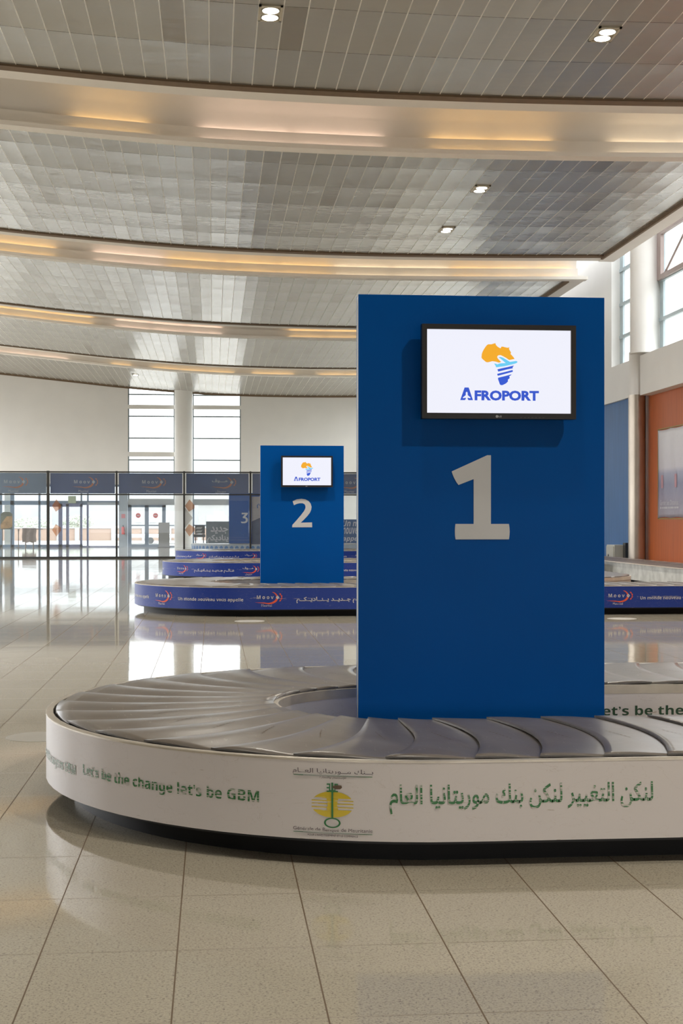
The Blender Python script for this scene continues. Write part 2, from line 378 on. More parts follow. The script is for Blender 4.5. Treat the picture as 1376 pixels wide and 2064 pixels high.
def strip(mb, u0, u1, z, h, fn, n=12):
    pts = [(u0 + (u1 - u0) * i / n, z) for i in range(n + 1)] + [(u1 - (u1 - u0) * i / n, z + h) for i in range(n + 1)]
    mb.poly(pts, fn)

# ------------------------------------------------------------------ setting: floor, ground
E0 = MB(); E0.box(-16, 11.3, -8, 69.2, -0.12, 0.0)
struct(E0.build('floor', floor_mat()))
g = MB(); g.box(-260, 260, 69.6, 420, -0.35, -0.15); g.box(-120, -16.5, -40, 69.6, -0.35, -0.15); g.box(11.9, 120, -40, 69.6, -0.35, -0.15)
struct(g.build('ground', mat('pale paving', (0.26, 0.25, 0.23), 0.9, noise=0.05, nscale=0.5)))
g = MB(); g.box(-16.5, 9.9, -8.5, 69.6, 9.6, 9.9); g.box(10.8, 11.9, -8.5, 69.6, 9.6, 9.9); g.box(9.9, 10.8, -8.5, 10, 9.6, 9.9)
for _y in (15, 21, 27, 33, 39, 45, 51, 57, 63): g.box(9.9, 10.8, _y, _y + 0.25, 9.6, 9.9)
struct(g.build('roof', GREYROOF))   # unseen rooflight added along the right wall to wash it with daylight

# ------------------------------------------------------------------ vaulted ceiling: bays and lit coves
ZT = [(-16, 8.86), (-14, 8.7), (-10.2, 8.37), (-7.2, 8.06), (-6.55, 8.0), (-4.5, 7.77), (-3, 7.66), (-2, 7.58), (-1, 7.51), (0, 7.46),
      (1.3, 7.42), (3.3, 7.385), (5, 7.385), (6.8, 7.40), (9.1, 7.44), (12, 7.47)]
def zf(x):
    for (a, za), (b, zb) in zip(ZT, ZT[1:]):
        if a <= x <= b: return za + (zb - za) * (x - a) / (b - a)
    return ZT[-1][1]
def zc(x):   # smoothed
    return sum(zf(x + d) for d in (-0.9, -0.45, 0, 0.45, 0.9)) / 5
XR = 9.04
def sweep(mb, prof, x0, x1, step=0.5, closed=True):
    n = max(2, int((x1 - x0) / step)); m = len(prof)
    v = []
    for i in range(n + 1):
        x = x0 + (x1 - x0) * i / n; z = zc(x)
        v += [(x, y, z + dz) for y, dz in prof]
    f = [(i * m + j, i * m + (j + 1) % m, (i + 1) * m + (j + 1) % m, (i + 1) * m + j) for i in range(n) for j in range(m if closed else m - 1)]
    if closed: f += [tuple(range(m))[::-1], tuple(n * m + j for j in range(m))]
    return mb.add(v, f)
EDGES = [8.0, 20.06, 32.1, 44.2, 56.3]
COVE_LIT = [
    [(-10, 9, 'w')],
    [(-2.35, -1.05, 'y'), (-0.25, 2.85, 'p'), (3.6, 5.75, 'y'), (6.7, 8.9, 'w')],
    [(-7, -3.9, 'y'), (-3.0, -1.2, 'p'), (-1.2, 3.0, 'y'), (3.0, 6.0, 'w'), (6.0, 9.2, 'y')],
    [(-12, -4.0, 'y'), (-3.3, 0.3, 'p'), (2.5, 5.0, 'y'), (6, 9, 'w')],
    [(-14, -6, 'p'), (-4.3, -3.4, 'y'), (-2.6, 0.9, 'y'), (1.6, 3.4, 'y'), (4.4, 9, 'y')]]
TCOL = {'y': (1.0, 0.60, 0.22), 'p': (1.0, 0.72, 0.58), 'w': (1.0, 0.78, 0.52)}
def cove(k, Y):
    x0, x1 = -15.8, (9.45 if k < 2 else 9.3)
    mb = MB()
    # back of the hanging strip and the coved surface behind
    sweep(mb, [(Y + 0.24, 0.0), (Y + 0.62, 0.0), (Y + 0.62, 0.10), (Y + 0.24, 0.10)], x0, XR if k < 1 else XR + 0.35)
    root = bpy.data.objects.new('trim_%d' % (k + 1), None); C.objects.link(root); root.location = (0, Y, 7.4); struct(root)
    mb.build('soffit_strip', CREAM, root)
    cv = MB()
    back = [(Y + 3.45, 0.15), (Y + 3.45, 0.40), (Y + 3.38, 0.62), (Y + 3.08, 0.84), (Y + 2.6, 0.98), (Y + 1.6, 1.0), (Y + 0.5, 1.0), (Y + 0.45, 0.10)]
    sweep(cv, back, x0, x1, closed=False); o = cv.build('coved_surface', CREAM, root); smooth_by_angle(o, 0.7)
    bd = MB(); sweep(bd, [(Y + 3.32, 0.02), (Y + 3.36, 0.02), (Y + 3.36, 0.30), (Y + 3.32, 0.30)], x0, x1)
    sweep(bd, [(Y + 3.36, 0.14), (Y + 3.47, 0.14), (Y + 3.47, 0.17), (Y + 3.36, 0.17)], x0, x1); bd.build('fascia_board', CREAM, root)
    lg = MB()
    sweep(lg, [(Y + 3.06, -0.02), (Y + 3.36, -0.02), (Y + 3.36, 0.01), (Y + 3.10, 0.01), (Y + 3.10, 0.055), (Y + 3.06, 0.055)], x0, x1 + 0.2)
    lg.build('light_shelf', CREAM, root)
    br = MB(); sweep(br, [(Y, -0.01), (Y + 0.22, -0.01), (Y + 0.22, 0.06), (Y, 0.06)], x0, XR + 0.03); br.build('edge_trim', BROWN, root)
    if k == 0: return
    for a, b, c in COVE_LIT[k]:
        n = max(1, round((b - a) / 1.25)); L = (b - a) / n
        for i in range(n):
            p, q = a + i * L + 0.04, a + (i + 1) * L - 0.04
            for yy, dz in ((Y + 3.27, 0.028), (Y + 3.405, 0.262)):
                t_ = MB().tube((p, yy, zc(p) + dz), (q, yy, zc(q) + dz), 0.013, 8)
                t_.build('fluorescent_tube', emis('tube ' + c, TCOL[c], TUBE), root)
for k, Y in enumerate(EDGES): cove(k, Y)
bays = [(-7.9, 8.0)] + [(EDGES[i] + 3.38, EDGES[i + 1]) for i in range(4)] + [(EDGES[4] + 3.38, 68.98)]
for k, (a, b) in enumerate(bays):
    mb = MB(); nx = 50; x0, x1 = -15.8, XR
    for lay, dz in ((0, 0.02), (1, 0.07)):
        v = [(x0 + (x1 - x0) * i / nx, y, zc(x0 + (x1 - x0) * i / nx) + dz) for y in (a, b) for i in range(nx + 1)]
        f = [(i, i + 1, nx + 2 + i, nx + 1 + i) for i in range(nx)]
        mb.add(v, f if lay else [q[::-1] for q in f])
    o = mb.build('ceiling', ceil_mat('ribbed metal ceiling %d' % k, b - 1.55 * 20 - 0.03), smooth=True); struct(o)
    # border along the right end
    r = MB()
    bx = MB().box(XR, XR + 0.05, a, b + 0.22, 7.39, 7.50); bt = bx.build('edge_trim', BROWN, o)
    bx = MB().box(XR + 0.05, XR + 0.42, a - 0.05, b + 0.62, 7.42, 7.56); bx.build('soffit_border', CREAM, o)
mb = MB(); sweep(mb, [(68.92, -0.06), (68.99, -0.06), (68.99, 0.02), (68.92, 0.02)], -15.8, XR); struct(mb.build('trim_9', BROWN))

# ------------------------------------------------------------------ right wall (lower panels, bulkhead, tall windows)
wr = MB()
wr.box(11.0, 11.3, 34.97, 69, 4.55, 5.53); wr.box(10.8, 11.3, -8, 34.97, 4.46, 5.47)
wr.box(11.15, 11.5, -8, 57.5, -0.05, 4.55)   # beyond this, unseen glazing is added to let daylight in
op = [(8, 20.5), (25.5, 34.75), (36.2, 38.25), (44.5, 56), (58, 67)]
y = -8
for a, b in op:
    wr.box(11.0, 11.3, y, a, 5.53, 9.6); y = b
wr.box(11.0, 11.3, y, 69.2, 5.53, 9.6)
struct(wr.build('wall_right', WHITE))
bp_ = MB().box(11.10, 11.15, 35.5, 57.5, 0.02, 4.55).build('blue_panel', BLUEP); struct(bp_)
bp_.name = 'trim_10'
bp_ = MB().box(11.10, 11.15, 8, 35.46, 0.02, 4.55).build('trim_11', ORANGE); struct(bp_)
def tall_window(num, a, b, hz, brown=False):
    root = bpy.data.objects.new('window_%d' % num, None); C.objects.link(root); root.location = (11.3, (a + b) / 2, 5.53); struct(root)
    m = MB()
    for yy in (a, b - 0.28): m.box(11.24, 11.30, yy, yy + 0.28, 5.53, 9.4)
    n = max(1, round((b - a) / 3.3))
    for i in range(1, n): yy = a + (b - a) * i / n; m.box(11.24, 11.30, yy - 0.05, yy + 0.05, 5.53, 9.4)
    for z in hz: m.box(11.22, 11.30, a, b, z - 0.045, z + 0.045)
    m.build('window_frame', RFRAME, root)
    if brown:
        m = MB(); z0, z1 = 7.33, 8.55
        m.box(11.15, 11.24, b - 0.34, b - 0.02, z0, z1); m.box(11.15, 11.24, a, b - 0.345, z0, z0 + 0.12); m.box(11.15, 11.24, a, b - 0.345, z1 - 0.1, z1)
        m.tube((11.2, b - 0.5, z0 + 0.1), (11.2, b - 2.6, z1 - 0.1), 0.03, 6)
        m.build('vent_frame', BRFRAME, root)
    MB().box(11.262, 11.272, a, b, 5.53, 9.4).build('pane', GLASS, root)
tall_window(1, 36.2, 38.25, (6.35, 7.25, 8.2)); tall_window(2, 25.5, 34.75, (6.35, 7.35, 8.6), True); tall_window(3, 8, 20.5, (6.35, 7.35, 8.6)); tall_window(4, 44.5, 56, (6.35, 7.35, 8.6)); tall_window(9, 58, 67, (6.35, 7.35, 8.6));  # the last three are unseen windows, added to light the right side
root = bpy.data.objects.new('window_11', None); C.objects.link(root); root.location = (11.2, 63, 0); struct(root)  # unseen low glazing, added to throw daylight on the far wall
m = MB()
for _y in (57.5, 60.3, 63.1, 65.9, 68.9): m.box(11.16, 11.24, _y, _y + 0.08, 0, 4.55)
m.box(11.16, 11.24, 57.5, 69, 2.2, 2.28); m.build('window_frame', RFRAME, root)
MB().box(11.195, 11.205, 57.5, 69, 0, 4.55).build('pane', GLASS, root)
# round steel clad column with plastered upper part
col = bpy.data.objects.new('column', None); C.objects.link(col); col.location = (10.83, 35.35, 0); struct(col)
MB().cyl((10.83, 35.35), 0.215, 0, 4.5, 40).build('steel_cladding', STEEL, col, smooth=False)
smooth_by_angle(col.children[0])
o = MB().cyl((10.83, 35.35), 0.20, 4.5, 5.6, 40).build('plaster_shaft', WHITE, col); smooth_by_angle(o)
o = MB().cyl((10.95, 35.02), 0.385, 5.53, 9.6, 56).build('upper_shaft', WHITE, col); smooth_by_angle(o)

# ------------------------------------------------------------------ left wall and rear wall (unseen, but they shape the daylight)
wl = MB()
wl.box(-16.4, -16, -8, 69, -0.1, 0.5); wl.box(-16.4, -16, -8, 69, 8.2, 9.6)
y = -8
for a, b in ((12, 19), (21, 31), (33, 43), (45, 55), (57, 67)):
    wl.box(-16.4, -16, y, a, 0.5, 8.2); y = b
wl.box(-16.4, -16, y, 69, 0.5, 8.2)
struct(wl.build('wall_left', WHITE))
wb = MB(); wb.box(-16, -9, -8.4, -8, 0, 9.6); wb.box(8, 11.3, -8.4, -8, 0, 9.6); wb.box(-9, 8, -8.4, -8, 2.0, 9.6); wb.box(-9, 8, -8.4, -8, 0, 0.4)
wb.box(-2, 0, -8.4, -8, 0.4, 5.2)
struct(wb.build('wall_front', WHITE))

# ------------------------------------------------------------------ far wall
YF = 69.0
wf = MB()
wf.box(-16.4, -4.13, YF, YF + 0.35, 3.03, 9.6)
wf.box(1.33, 11.3, YF, YF + 0.35, 0, 9.6)
wf.box(-4.13, 1.33, YF, YF + 0.35, 8.2, 9.6)
wf.box(-4.13, 1.33, YF, YF + 0.30, 6.72, 6.91); wf.box(-4.13, -1.44, YF, YF + 0.30, 4.40, 4.62)
struct(wf.build('wall_back', WHITE))
pr = MB().box(-4.56, -4.15, YF - 0.05, YF + 0.35, 0, 3.03); struct(pr.build('trim_12', mat('blue grey pier', (0.36, 0.42, 0.48), 0.6, noise=0.05)))
o = struct(MB().cyl((-1.445, 68.72), 0.435, 0, 9.6, 48).build('column', WHITE)); smooth_by_angle(o)
struct(MB().box(-4.13, 1.33, YF, YF + 0.3, 2.04, 2.33).build('trim_13', mat('grey lintel', (0.42, 0.45, 0.47), 0.6, noise=0.04)))
def far_window(num, x0, x1, hz, z0=2.33, z1=8.2):
    root = bpy.data.objects.new('window_%d' % num, None); C.objects.link(root); root.location = (x0, YF, z0); struct(root)
    m = MB(); m.box(x0, x0 + 0.06, YF + 0.02, YF + 0.10, z0, z1); m.box(x1 - 0.05, x1, YF + 0.02, YF + 0.10, z0, z1)
    for z in hz: m.box(x0, x1, YF + 0.03, YF + 0.10, z - 0.03, z + 0.03)
    m.build('window_frame', mat('slate window metal', (0.20, 0.24, 0.25), 0.4, noise=0.05), root)
    MB().box(x0, x1, YF + 0.2, YF + 0.212, z0, z1).build('pane', GLASS, root)
far_window(5, -4.13, -1.88, (7.416, 6.355, 5.294, 4.233, 3.2)); far_window(6, -1.01, 1.33, (7.40, 6.355, 5.294, 4.233, 3.2))
# ground floor glazing: left part with sliding door
root = bpy.data.objects.new('window_7', None); C.objects.link(root); root.location = (-10, YF, 0); struct(root)
m = MB()
m.box(-16, -4.56, YF + 0.05, YF + 0.2, 2.04, 2.24); m.box(-16, -4.56, YF + 0.05, YF + 0.2, 2.93, 3.05); m.box(-16, -7.5, YF + 0.05, YF + 0.2, 0, 0.12)
for x, hw in ((-14.4, 0.06), (-12.3, 0.06), (-10.25, 0.1), (-9.66, 0.09), (-8.37, 0.045)): m.box(x - hw, x + hw, YF + 0.05, YF + 0.2, 0, 3.0)
for x in (-6.37, -6.06): m.box(x - 0.035, x + 0.035, YF + 0.05, YF + 0.2, 2.2, 3.0)
m.build('window_frame', BFRAME, root)
MB().box(-16, -4.56, YF + 0.12, YF + 0.132, 0, 3.03).build('pane', GLASS, root)
root = bpy.data.objects.new('door_1', None); C.objects.link(root); root.location = (-6.9, YF, 0); struct(root)
m = MB()
for x, hw in ((-7.36, 0.09), (-7.02, 0.065), (-6.37, 0.05), (-6.06, 0.045)): m.box(x - hw, x + hw, YF - 0.05, YF + 0.1, 0, 2.1)
m.box(-7.9, -6.3, YF - 0.05, YF + 0.1, 1.95, 2.12); m.box(-7.9, -6.3, YF - 0.05, YF + 0.1, 0, 0.13); m.box(-6.3, -4.56, YF - 0.02, YF + 0.08, 0, 0.06)
m.build('door_frame', mat('violet grey door metal', (0.16, 0.18, 0.30), 0.4, noise=0.05), root)
MB().box(-6.06, -4.6, YF - 0.1, YF + 0.06, 2.04, 2.17).build('door_closer_box', mat('grey casing', (0.35, 0.4, 0.44), 0.5, noise=0.03), root)
root = bpy.data.objects.new('door_2', None); C.objects.link(root); root.location = (-3.2, YF, 0); struct(root)
m = MB()
DX = (-4.13, -3.96, -3.32, -3.13, -2.48, -2.31)
m.box(DX[0], DX[1], YF - 0.05, YF + 0.1, 0, 2.04); m.box(DX[2], DX[3], YF - 0.05, YF + 0.1, 0, 2.04); m.box(DX[4], DX[5], YF - 0.05, YF + 0.1, 0, 2.04)
m.box(DX[0], DX[5], YF - 0.05, YF + 0.1, 1.93, 2.04)
m.box(DX[1], DX[4], YF - 0.04, YF + 0.1, 0, 0.13); m.box(DX[1], DX[4], YF - 0.04, YF + 0.1, 1.02, 1.08)
m.box(DX[5], -1.88, YF + 0.02, YF + 0.1, 1.02, 1.07); m.box(DX[5], -1.88, YF + 0.02, YF + 0.1, 0, 0.06)
m.build('door_frame', BFRAME, root)
MB().box(DX[0], -1.88, YF + 0.04, YF + 0.052, 0, 2.04).build('pane', GLASS, root)
def disc(name, c, r, m_, parent):
    pts = [(r * math.cos(2 * math.pi * i / 28), r * math.sin(2 * math.pi * i / 28)) for i in range(28)]
    return MB().poly(pts, lambda a, b: (c[0] + a, c[1], c[2] + b)).build(name, m_, parent)
RED = mat('red sticker', (0.70, 0.07, 0.07), 0.5, noise=0.03)
for cx in (-3.635, -2.80):
    d = disc('round_sticker', (cx, YF - 0.055, 1.53), 0.12, RED, root)
    MB().box(cx - 0.07, cx + 0.07, YF - 0.062, YF - 0.058, 1.505, 1.55).build('sticker_bar', mat('sticker white', (0.6, 0.5, 0.5), 0.5, noise=0.02), d)
root = bpy.data.objects.new('window_8', None); C.objects.link(root); root.location = (0, YF, 0); struct(root)
m = MB(); m.box(-1.01, -0.93, YF + 0.05, YF + 0.15, 0, 2.04); m.box(-1.01, 1.33, YF + 0.05, YF + 0.15, 1.02, 1.08); m.box(-1.01, 1.33, YF + 0.05, YF + 0.15, 0, 0.1)
m.build('window_frame', BFRAME, root); MB().box(-1.01, 1.33, YF + 0.1, YF + 0.112, 0, 2.04).build('pane', GLASS, root)

# ------------------------------------------------------------------ outside: boundary wall, pale buildings, trees, trailer
def part_box(name, m_, parent, *b): return MB().box(*b).build(name, m_, parent)
bw = thing('boundary_wall', (-12, 103, -0.15), 'orange panelled boundary wall with white posts seen beyond the glazed doors', 'wall')
OW = mat('orange render', (0.36, 0.25, 0.19), 0.8, noise=0.04); OWH = mat('white render', (0.40, 0.39, 0.38), 0.8, noise=0.03)
part_box('panel', OW, bw, -30, 12, 103, 103.2, -0.15, 0.72)
part_box('coping', OWH, bw, -30, 12, 102.95, 103.25, 0.72, 0.80)
for x in (-28, -24, -19.5, -15.3, -11.1, -9.8, -7.2, -5.0, -3.2, -1, 2, 5): part_box('post', OWH, bw, x - 0.16, x + 0.16, 102.9, 103.3, -0.15, 0.78)
for x0, x1, z, y, lab in ((-9, -3.2, 3.6, 150, 'low pale flat roofed building beyond the boundary wall behind the open doorway'), (-1.5, 8, 2.9, 140, 'low pale flat roofed building beyond the boundary wall behind the last glazed bay')):
    b = thing('building', ((x0 + x1) / 2, y, -0.15), lab, 'building')
    part_box('wall', mat('pale building render', (0.38, 0.375, 0.36), 0.8, noise=0.03), b, x0, x1, y, y + 6, -0.15, z)
    part_box('roof_parapet', OWH, b, x0 - 0.1, x1 + 0.1, y - 0.1, y + 6.1, z, z + 0.25)
    for i in range(3):
        xx = x0 + 0.8 + i * 1.4; part_box('window', mat('pale grey shutter', (0.45, 0.48, 0.52), 0.6, noise=0.03), b, xx, xx + 0.7, y - 0.06, y + 0.05, 1.1, 1.8)
def tree(x, y, h, r, lab):
    t_ = thing('tree', (x, y, -0.15), lab, 'tree', 'hazy trees beyond the boundary wall')
    MB().cyl((x, y), 0.10, -0.15, h * 0.7, 8, 0.07).build('trunk', mat('bark', (0.3, 0.27, 0.22), 0.9, noise=0.1), t_)
    m_ = MB(); rnd = random.Random(int(x * 10))
    for i in range(900):
        a = rnd.uniform(0, 6.283); e = rnd.uniform(-1, 1); q = rnd.uniform(0.3, 1) ** 0.5
        c = Vector((x + q * r * math.cos(a) * math.sqrt(1 - e * e), y + q * r * math.sin(a) * math.sqrt(1 - e * e), h * 0.66 + q * e * h * 0.34))
        u = Vector((rnd.uniform(-1, 1), rnd.uniform(-1, 1), rnd.uniform(-1, 1))).normalized(); w_ = u.orthogonal().normalized(); s_ = 0.11
        m_.add([c + u * s_, c + w_ * s_ * 0.5, c - u * s_, c - w_ * s_ * 0.5], [(0, 1, 2, 3)])
    m_.build('foliage', mat('hazed leaves', (0.46, 0.48, 0.40), 0.8, noise=0.05), t_)  # outdoor haze and glare are put into the leaf colour
tree(-14.2, 112, 1.55, 1.6, 'hazy pale green tree beyond the wall, behind the poster stand')
tree(-10.6, 112, 1.75, 1.3, 'hazy pale green tree beyond the wall, behind the sliding door')
tr = thing('flatbed_trailer', (-3.4, 88, -0.15), 'pale grey flatbed trailer with twin wheels parked outside the double doors', 'trailer')
part_box('bed', mat('pale trailer paint', (0.55, 0.58, 0.62), 0.6, noise=0.05), tr, -6.2, -1.9, 87, 89.4, 0.25, 0.43)
for x in (-3.85, -3.1, -1.95):
    wv = MB().tube((x, 86.95, 0.06), (x, 87.3, 0.06), 0.2, 20).build('wheel', mat('grey tyre', (0.05, 0.05, 0.05), 0.7, noise=0.1), tr)
    MB().tube((x, 86.93, 0.06), (x, 86.96, 0.06), 0.07, 14).build('hub', mat('pale hub', (0.10, 0.10, 0.10), 0.5, noise=0.05), wv)
mast = thing('lattice_mast', (-15, 130, -0.15), 'thin pale lattice mast far behind the leftmost glazing', 'mast')
m = MB()
for dx, dy in ((0, 0), (0.9, 0), (0.45, 0.8)): m.tube((-15.6 + dx, 130 + dy, -0.15), (-15.6 + dx, 130 + dy, 9.5), 0.045, 6)
for i in range(12): z = i * 0.8; m.tube((-15.6, 130, z), (-14.7, 130, z + 0.8), 0.02, 5); m.tube((-14.7, 130, z), (-15.6, 130, z + 0.8), 0.02, 5)
m.build('lattice', mat('pale steel', (0.5, 0.52, 0.55), 0.6, noise=0.03), mast)
struct(MB().box(-10.15, -9.72, 69.9, 70.3, -0.15, 3.1).build('column', mat('beige render', (0.55, 0.53, 0.47), 0.8, noise=0.04)))

# ------------------------------------------------------------------ glass partition with its banners
YP = 48.2
MX = [-14.55, -12.3, -10.1, -7.82, -5.551, -3.264, -0.992, 1.258, 3.5, 5.75, 8.0, 10.25]
par = bpy.data.objects.new('wall_middle', None); C.objects.link(par); par.location = (0, YP, 0); struct(par)
m = MB()
m.box(-16, 11.1, YP - 0.04, YP + 0.04, 0, 0.06); m.box(-16, 11.1, YP - 0.035, YP + 0.035, 2.14, 2.185); m.box(-16, 11.1, YP - 0.04, YP + 0.04, 2.90, 2.945)
for i, x in enumerate(MX): hw = 0.045 if x == -5.551 else 0.03; m.box(x - hw, x + hw, YP - 0.045, YP + 0.045, 0, 2.96)
m.build('partition_frame', FRAME, par)
for a, b in zip([-16] + MX, MX + [11.1]):
    MB().box(a + 0.03, b - 0.03, YP - 0.005, YP + 0.005, 0.06, 2.90).build('pane', GPART, par)

def swoosh(cx, cy, s):
    """crescent sweeping under the name and up to the right, its tip at the top"""
    out, inn = [], []
    n = 26
    for i in range(n + 1):
        a = math.radians(-112 + 172 * i / n)
        out.append((cx + s * (0.02 + 0.50 * math.cos(a)), cy + s * (0.36 * math.sin(a))))
    for i in range(n + 1):
        a = math.radians(60 - 172 * i / n)
        inn.append((cx + s * (-0.075 + 0.485 * math.cos(a)), cy + s * (0.035 + 0.325 * math.sin(a))))
    tail = [(cx - s * 0.80, cy - s * 0.26)]
    return tail + out + inn
def moov_logo(name_white, name_or, u, z, s, fn, mw, mo, parent, ar=False, small=True, sub=(-0.61, -0.46)):
    """u, z: centre of the crescent; s: overall scale"""
    a = MB(); a.poly(swoosh(u, z, s), fn)
    for ang in (48, 16, -16, -48):
        ca, sa = math.cos(math.radians(ang)), math.sin(math.radians(ang))
        c = (u + s * (0.46 + 0.26 * ca), z + s * (0.02 + 0.24 * sa))
        px = [(0.055, 0), (0.02, 0.075), (-0.05, 0.055), (-0.03, 0), (-0.05, -0.055), (0.02, -0.075)]
        a.poly([(c[0] + s * (p * ca - q * sa) * 0.8, c[1] + s * (p * sa + q * ca) * 0.8) for p, q in px], fn)
    a.build('crescent_logo', mo, parent)
    a = MB(); dm = 0.12; f1 = lambda p, q: fn(p, q, 1)
    a.poly([(u + s * (0.48 + dx), z + s * (0.02 + dz)) for dx, dz in ((dm * 0.85, 0), (0, dm), (-dm * 0.85, 0), (0, -dm))], f1); a.build('diamond', mw, parent)
    if ar:
        letter('logo_name', arabic_text('مـــوڤ', 0.03), (u - s * 0.72, z - s * 0.03, u + s * 0.22, z + s * 0.24), f1, mw, parent)
        if small: letter('logo_subtitle', arabic_text('موريتل', 0.02), (u - s * 0.5, z + s * (sub[0] - 0.04), u + s * 0.12, z + s * sub[1]), f1, mw, parent)
    else:
        letter('logo_name', raw_text(sansbold('M o o v')), (u - s * 0.68, z - s * 0.07, u + s * 0.26, z + s * 0.13), f1, mw, parent)
        if small: letter('logo_subtitle', raw_text('Mauritel'), (u - s * 0.42, z + s * sub[0], u + s * 0.16, z + s * sub[1]), f1, mw, parent)
pos = ['in the leftmost bay', 'over the sliding door', 'over the double doors with red discs', 'with Arabic lettering', 'right beside the second pylon', 'just left of the first pylon']
seq = [(-7.82, -5.551, 0, 0), (-5.551, -3.264, 1, 0), (-3.264, -0.992, 2, 0), (-0.992, 1.258, 3, 1), (1.258, 3.5, 4, 0), (3.5, 5.75, 5, 0)]
PALEB = mat('faded pale blue film', (0.24, 0.32, 0.44), 0.6, noise=0.15, nscale=1)
for a, b, i, ar in seq:
    t_ = thing('banner', ((a + b) / 2, YP - 0.03, 2.19), ('faded pale ' if i == 0 else '') + 'blue printed banner %s of the partition' % pos[i], 'banner', 'blue banners along the top of the glass partition')
    MB().box(a + 0.07, b - 0.06, YP + 0.012, YP + 0.022, 2.20, 2.885).build('banner_sheet', PALEB if i == 0 else BANNER, t_)
    fn = lambda p, q, up=0: (p, YP + 0.011 - 0.002 * up, q)
    u = (a + b) / 2 + (0.1 if i else 0.05) + (0.12 if ar else 0)
    moov_logo('', '', u, 2.575, 0.56, fn, BNW, BNO, t_, ar)
# film decals on the lower panes
fnp = lambda p, q, up=0: (p, YP - 0.006 - 0.002 * up, q)
for x, lab in ((-5.42, 'orange and white chevron film on the pane in front of the sliding door'), (-0.97, 'orange and white chevron film on the pane right of the double doors')):
    t_ = thing('chevron_film', (x, YP - 0.01, 0.8), lab, 'window film')
    k = 0.9 if x < -3 else 1.0
    for p, z0 in ((0, 1.38), (1, 0.76)):
        s_ = 1 if p == 0 else -1; zz = 2.0 if p == 0 else 0.74
        MB().poly([(x, zz - s_ * 0.22), (x + 0.16 * k, zz), (x + 0.33 * k, zz - s_ * 0.2), (x + 0.33 * k, zz - s_ * 0.3), (x + 0.14 * k, zz - s_ * 0.42)][::(1 if s_ > 0 else -1)], fnp).build('chevron_arm', glass('orange film', (0.85, 0.62, 0.5), 0.4, dcol=(0.62, 0.27, 0.12)), t_)
    if x > -3: MB().poly([(x - 0.02, 1.75), (x + 0.27, 1.37), (x - 0.02, 1.0)][::-1], fnp).build('chevron_point', glass('pale film', (0.8, 0.8, 0.8), 0.5, dcol=(0.6, 0.58, 0.54)), t_)
t_ = thing('slogan_film', (0.14, YP - 0.01, 0.5), 'grey film with white Arabic slogan on the pane left of the third pylon', 'window film')
MB().box(-0.25, 0.53, YP - 0.008, YP - 0.006, 0.50, 1.25).build('film_sheet', mat('grey film', (0.22, 0.26, 0.29), 0.6, noise=0.08), t_)
for s_, bx_ in (('جديد', (-0.10, 0.83, 0.50, 1.08)), ('يناديكم', (-0.22, 0.50, 0.51, 0.80))): letter('lettering', arabic_text(s_, 0.03), bx_, lambda p, q: fnp(p, q, 2), BNW, t_)
t_ = thing('slogan_film', (4.9, YP - 0.01, 0.5), 'blue film with white French slogan on the pane between second and first pylons', 'window film')
MB().box(4.2, 5.68, YP - 0.008, YP - 0.006, 0.50, 1.32).build('film_sheet', mat('blue film', (0.10, 0.16, 0.29), 0.6, noise=0.08), t_)
for s_, z0, x1 in (('Un monde', 1.08, 5.5), ('nouveau vous', 0.82, 5.62), ('appelle', 0.53, 5.2)):
    letter('lettering', raw_text(sansbold(s_), 0.0, 0.25), (4.42, z0, x1, z0 + 0.22), lambda p, q: fnp(p, q, 2), BNW, t_)
t_ = thing('photo_film', (1.7, YP - 0.01, 0.4), 'grey film with dark hill picture and blue Arabic words right of the third pylon', 'window film')
MB().box(1.30, 2.3, YP - 0.008, YP - 0.006, 0.45, 2.1).build('film_sheet', mat('light grey film', (0.36, 0.36, 0.37), 0.6, noise=0.1), t_)
MB().poly([(1.3, 1.25), (1.3, 0.47), (2.3, 0.47), (2.3, 1.75), (1.9, 1.6), (1.6, 1.38)][::1], lambda p, q: fnp(p, q, 2)).build('hill_picture', mat('slate film', (0.11, 0.13, 0.18), 0.6, noise=0.15), t_)
a = MB(); put_text(a, arabic_text('عالم', 0.03), (1.48, 1.70, 1.80, 1.92), lambda p, q: fnp(p, q, 2)); a.build('lettering', mat('blue film print', (0.06, 0.14, 0.35), 0.6, noise=0.05), t_)

# ------------------------------------------------------------------ lobby things behind the partition
YL = 67.5
t_ = thing('poster_stand', (-9.7, YL, 0), 'poster board with desert picture on thin legs behind the leftmost glass', 'poster stand')
MB().poly([(-9.98, 0.87), (-9.43, 0.87), (-9.43, 1.60), (-9.58, 1.69), (-9.85, 1.69), (-9.98, 1.60)], lambda p, q: (p, YL, q)).build('board', mat('dark green board', (0.10, 0.11, 0.08), 0.6, noise=0.3, nscale=3), t_)
MB().poly([(-9.98, 0.90), (-9.6, 0.92), (-9.43, 1.0), (-9.43, 1.5), (-9.7, 1.48), (-9.98, 1.1)], lambda p, q: (p, YL - 0.012, q)).build('desert_picture', mat('sand picture', (0.32, 0.20, 0.09), 0.6, noise=0.4, nscale=4), t_)
for x in (-9.9, -9.5): MB().tube((x, YL, 0), (x + (0.06 if x > -9.7 else 0), YL, 0.9), 0.022, 8).build('leg', FRAME, t_)
t_ = thing('barrier_post', (-9.15, YL, 0), 'thin brown queue barrier post beside the poster board', 'barrier post')
BP = mat('brown post', (0.16, 0.13, 0.11), 0.5, noise=0.05)
MB().tube((-9.15, YL, 0), (-9.15, YL, 0.82), 0.022, 10).build('pole', BP, t_); MB().cyl((-9.15, YL), 0.04, 0.8, 0.88, 14).build('cap', BP, t_); MB().cyl((-9.15, YL), 0.12, 0, 0.02, 18).build('base', BP, t_)
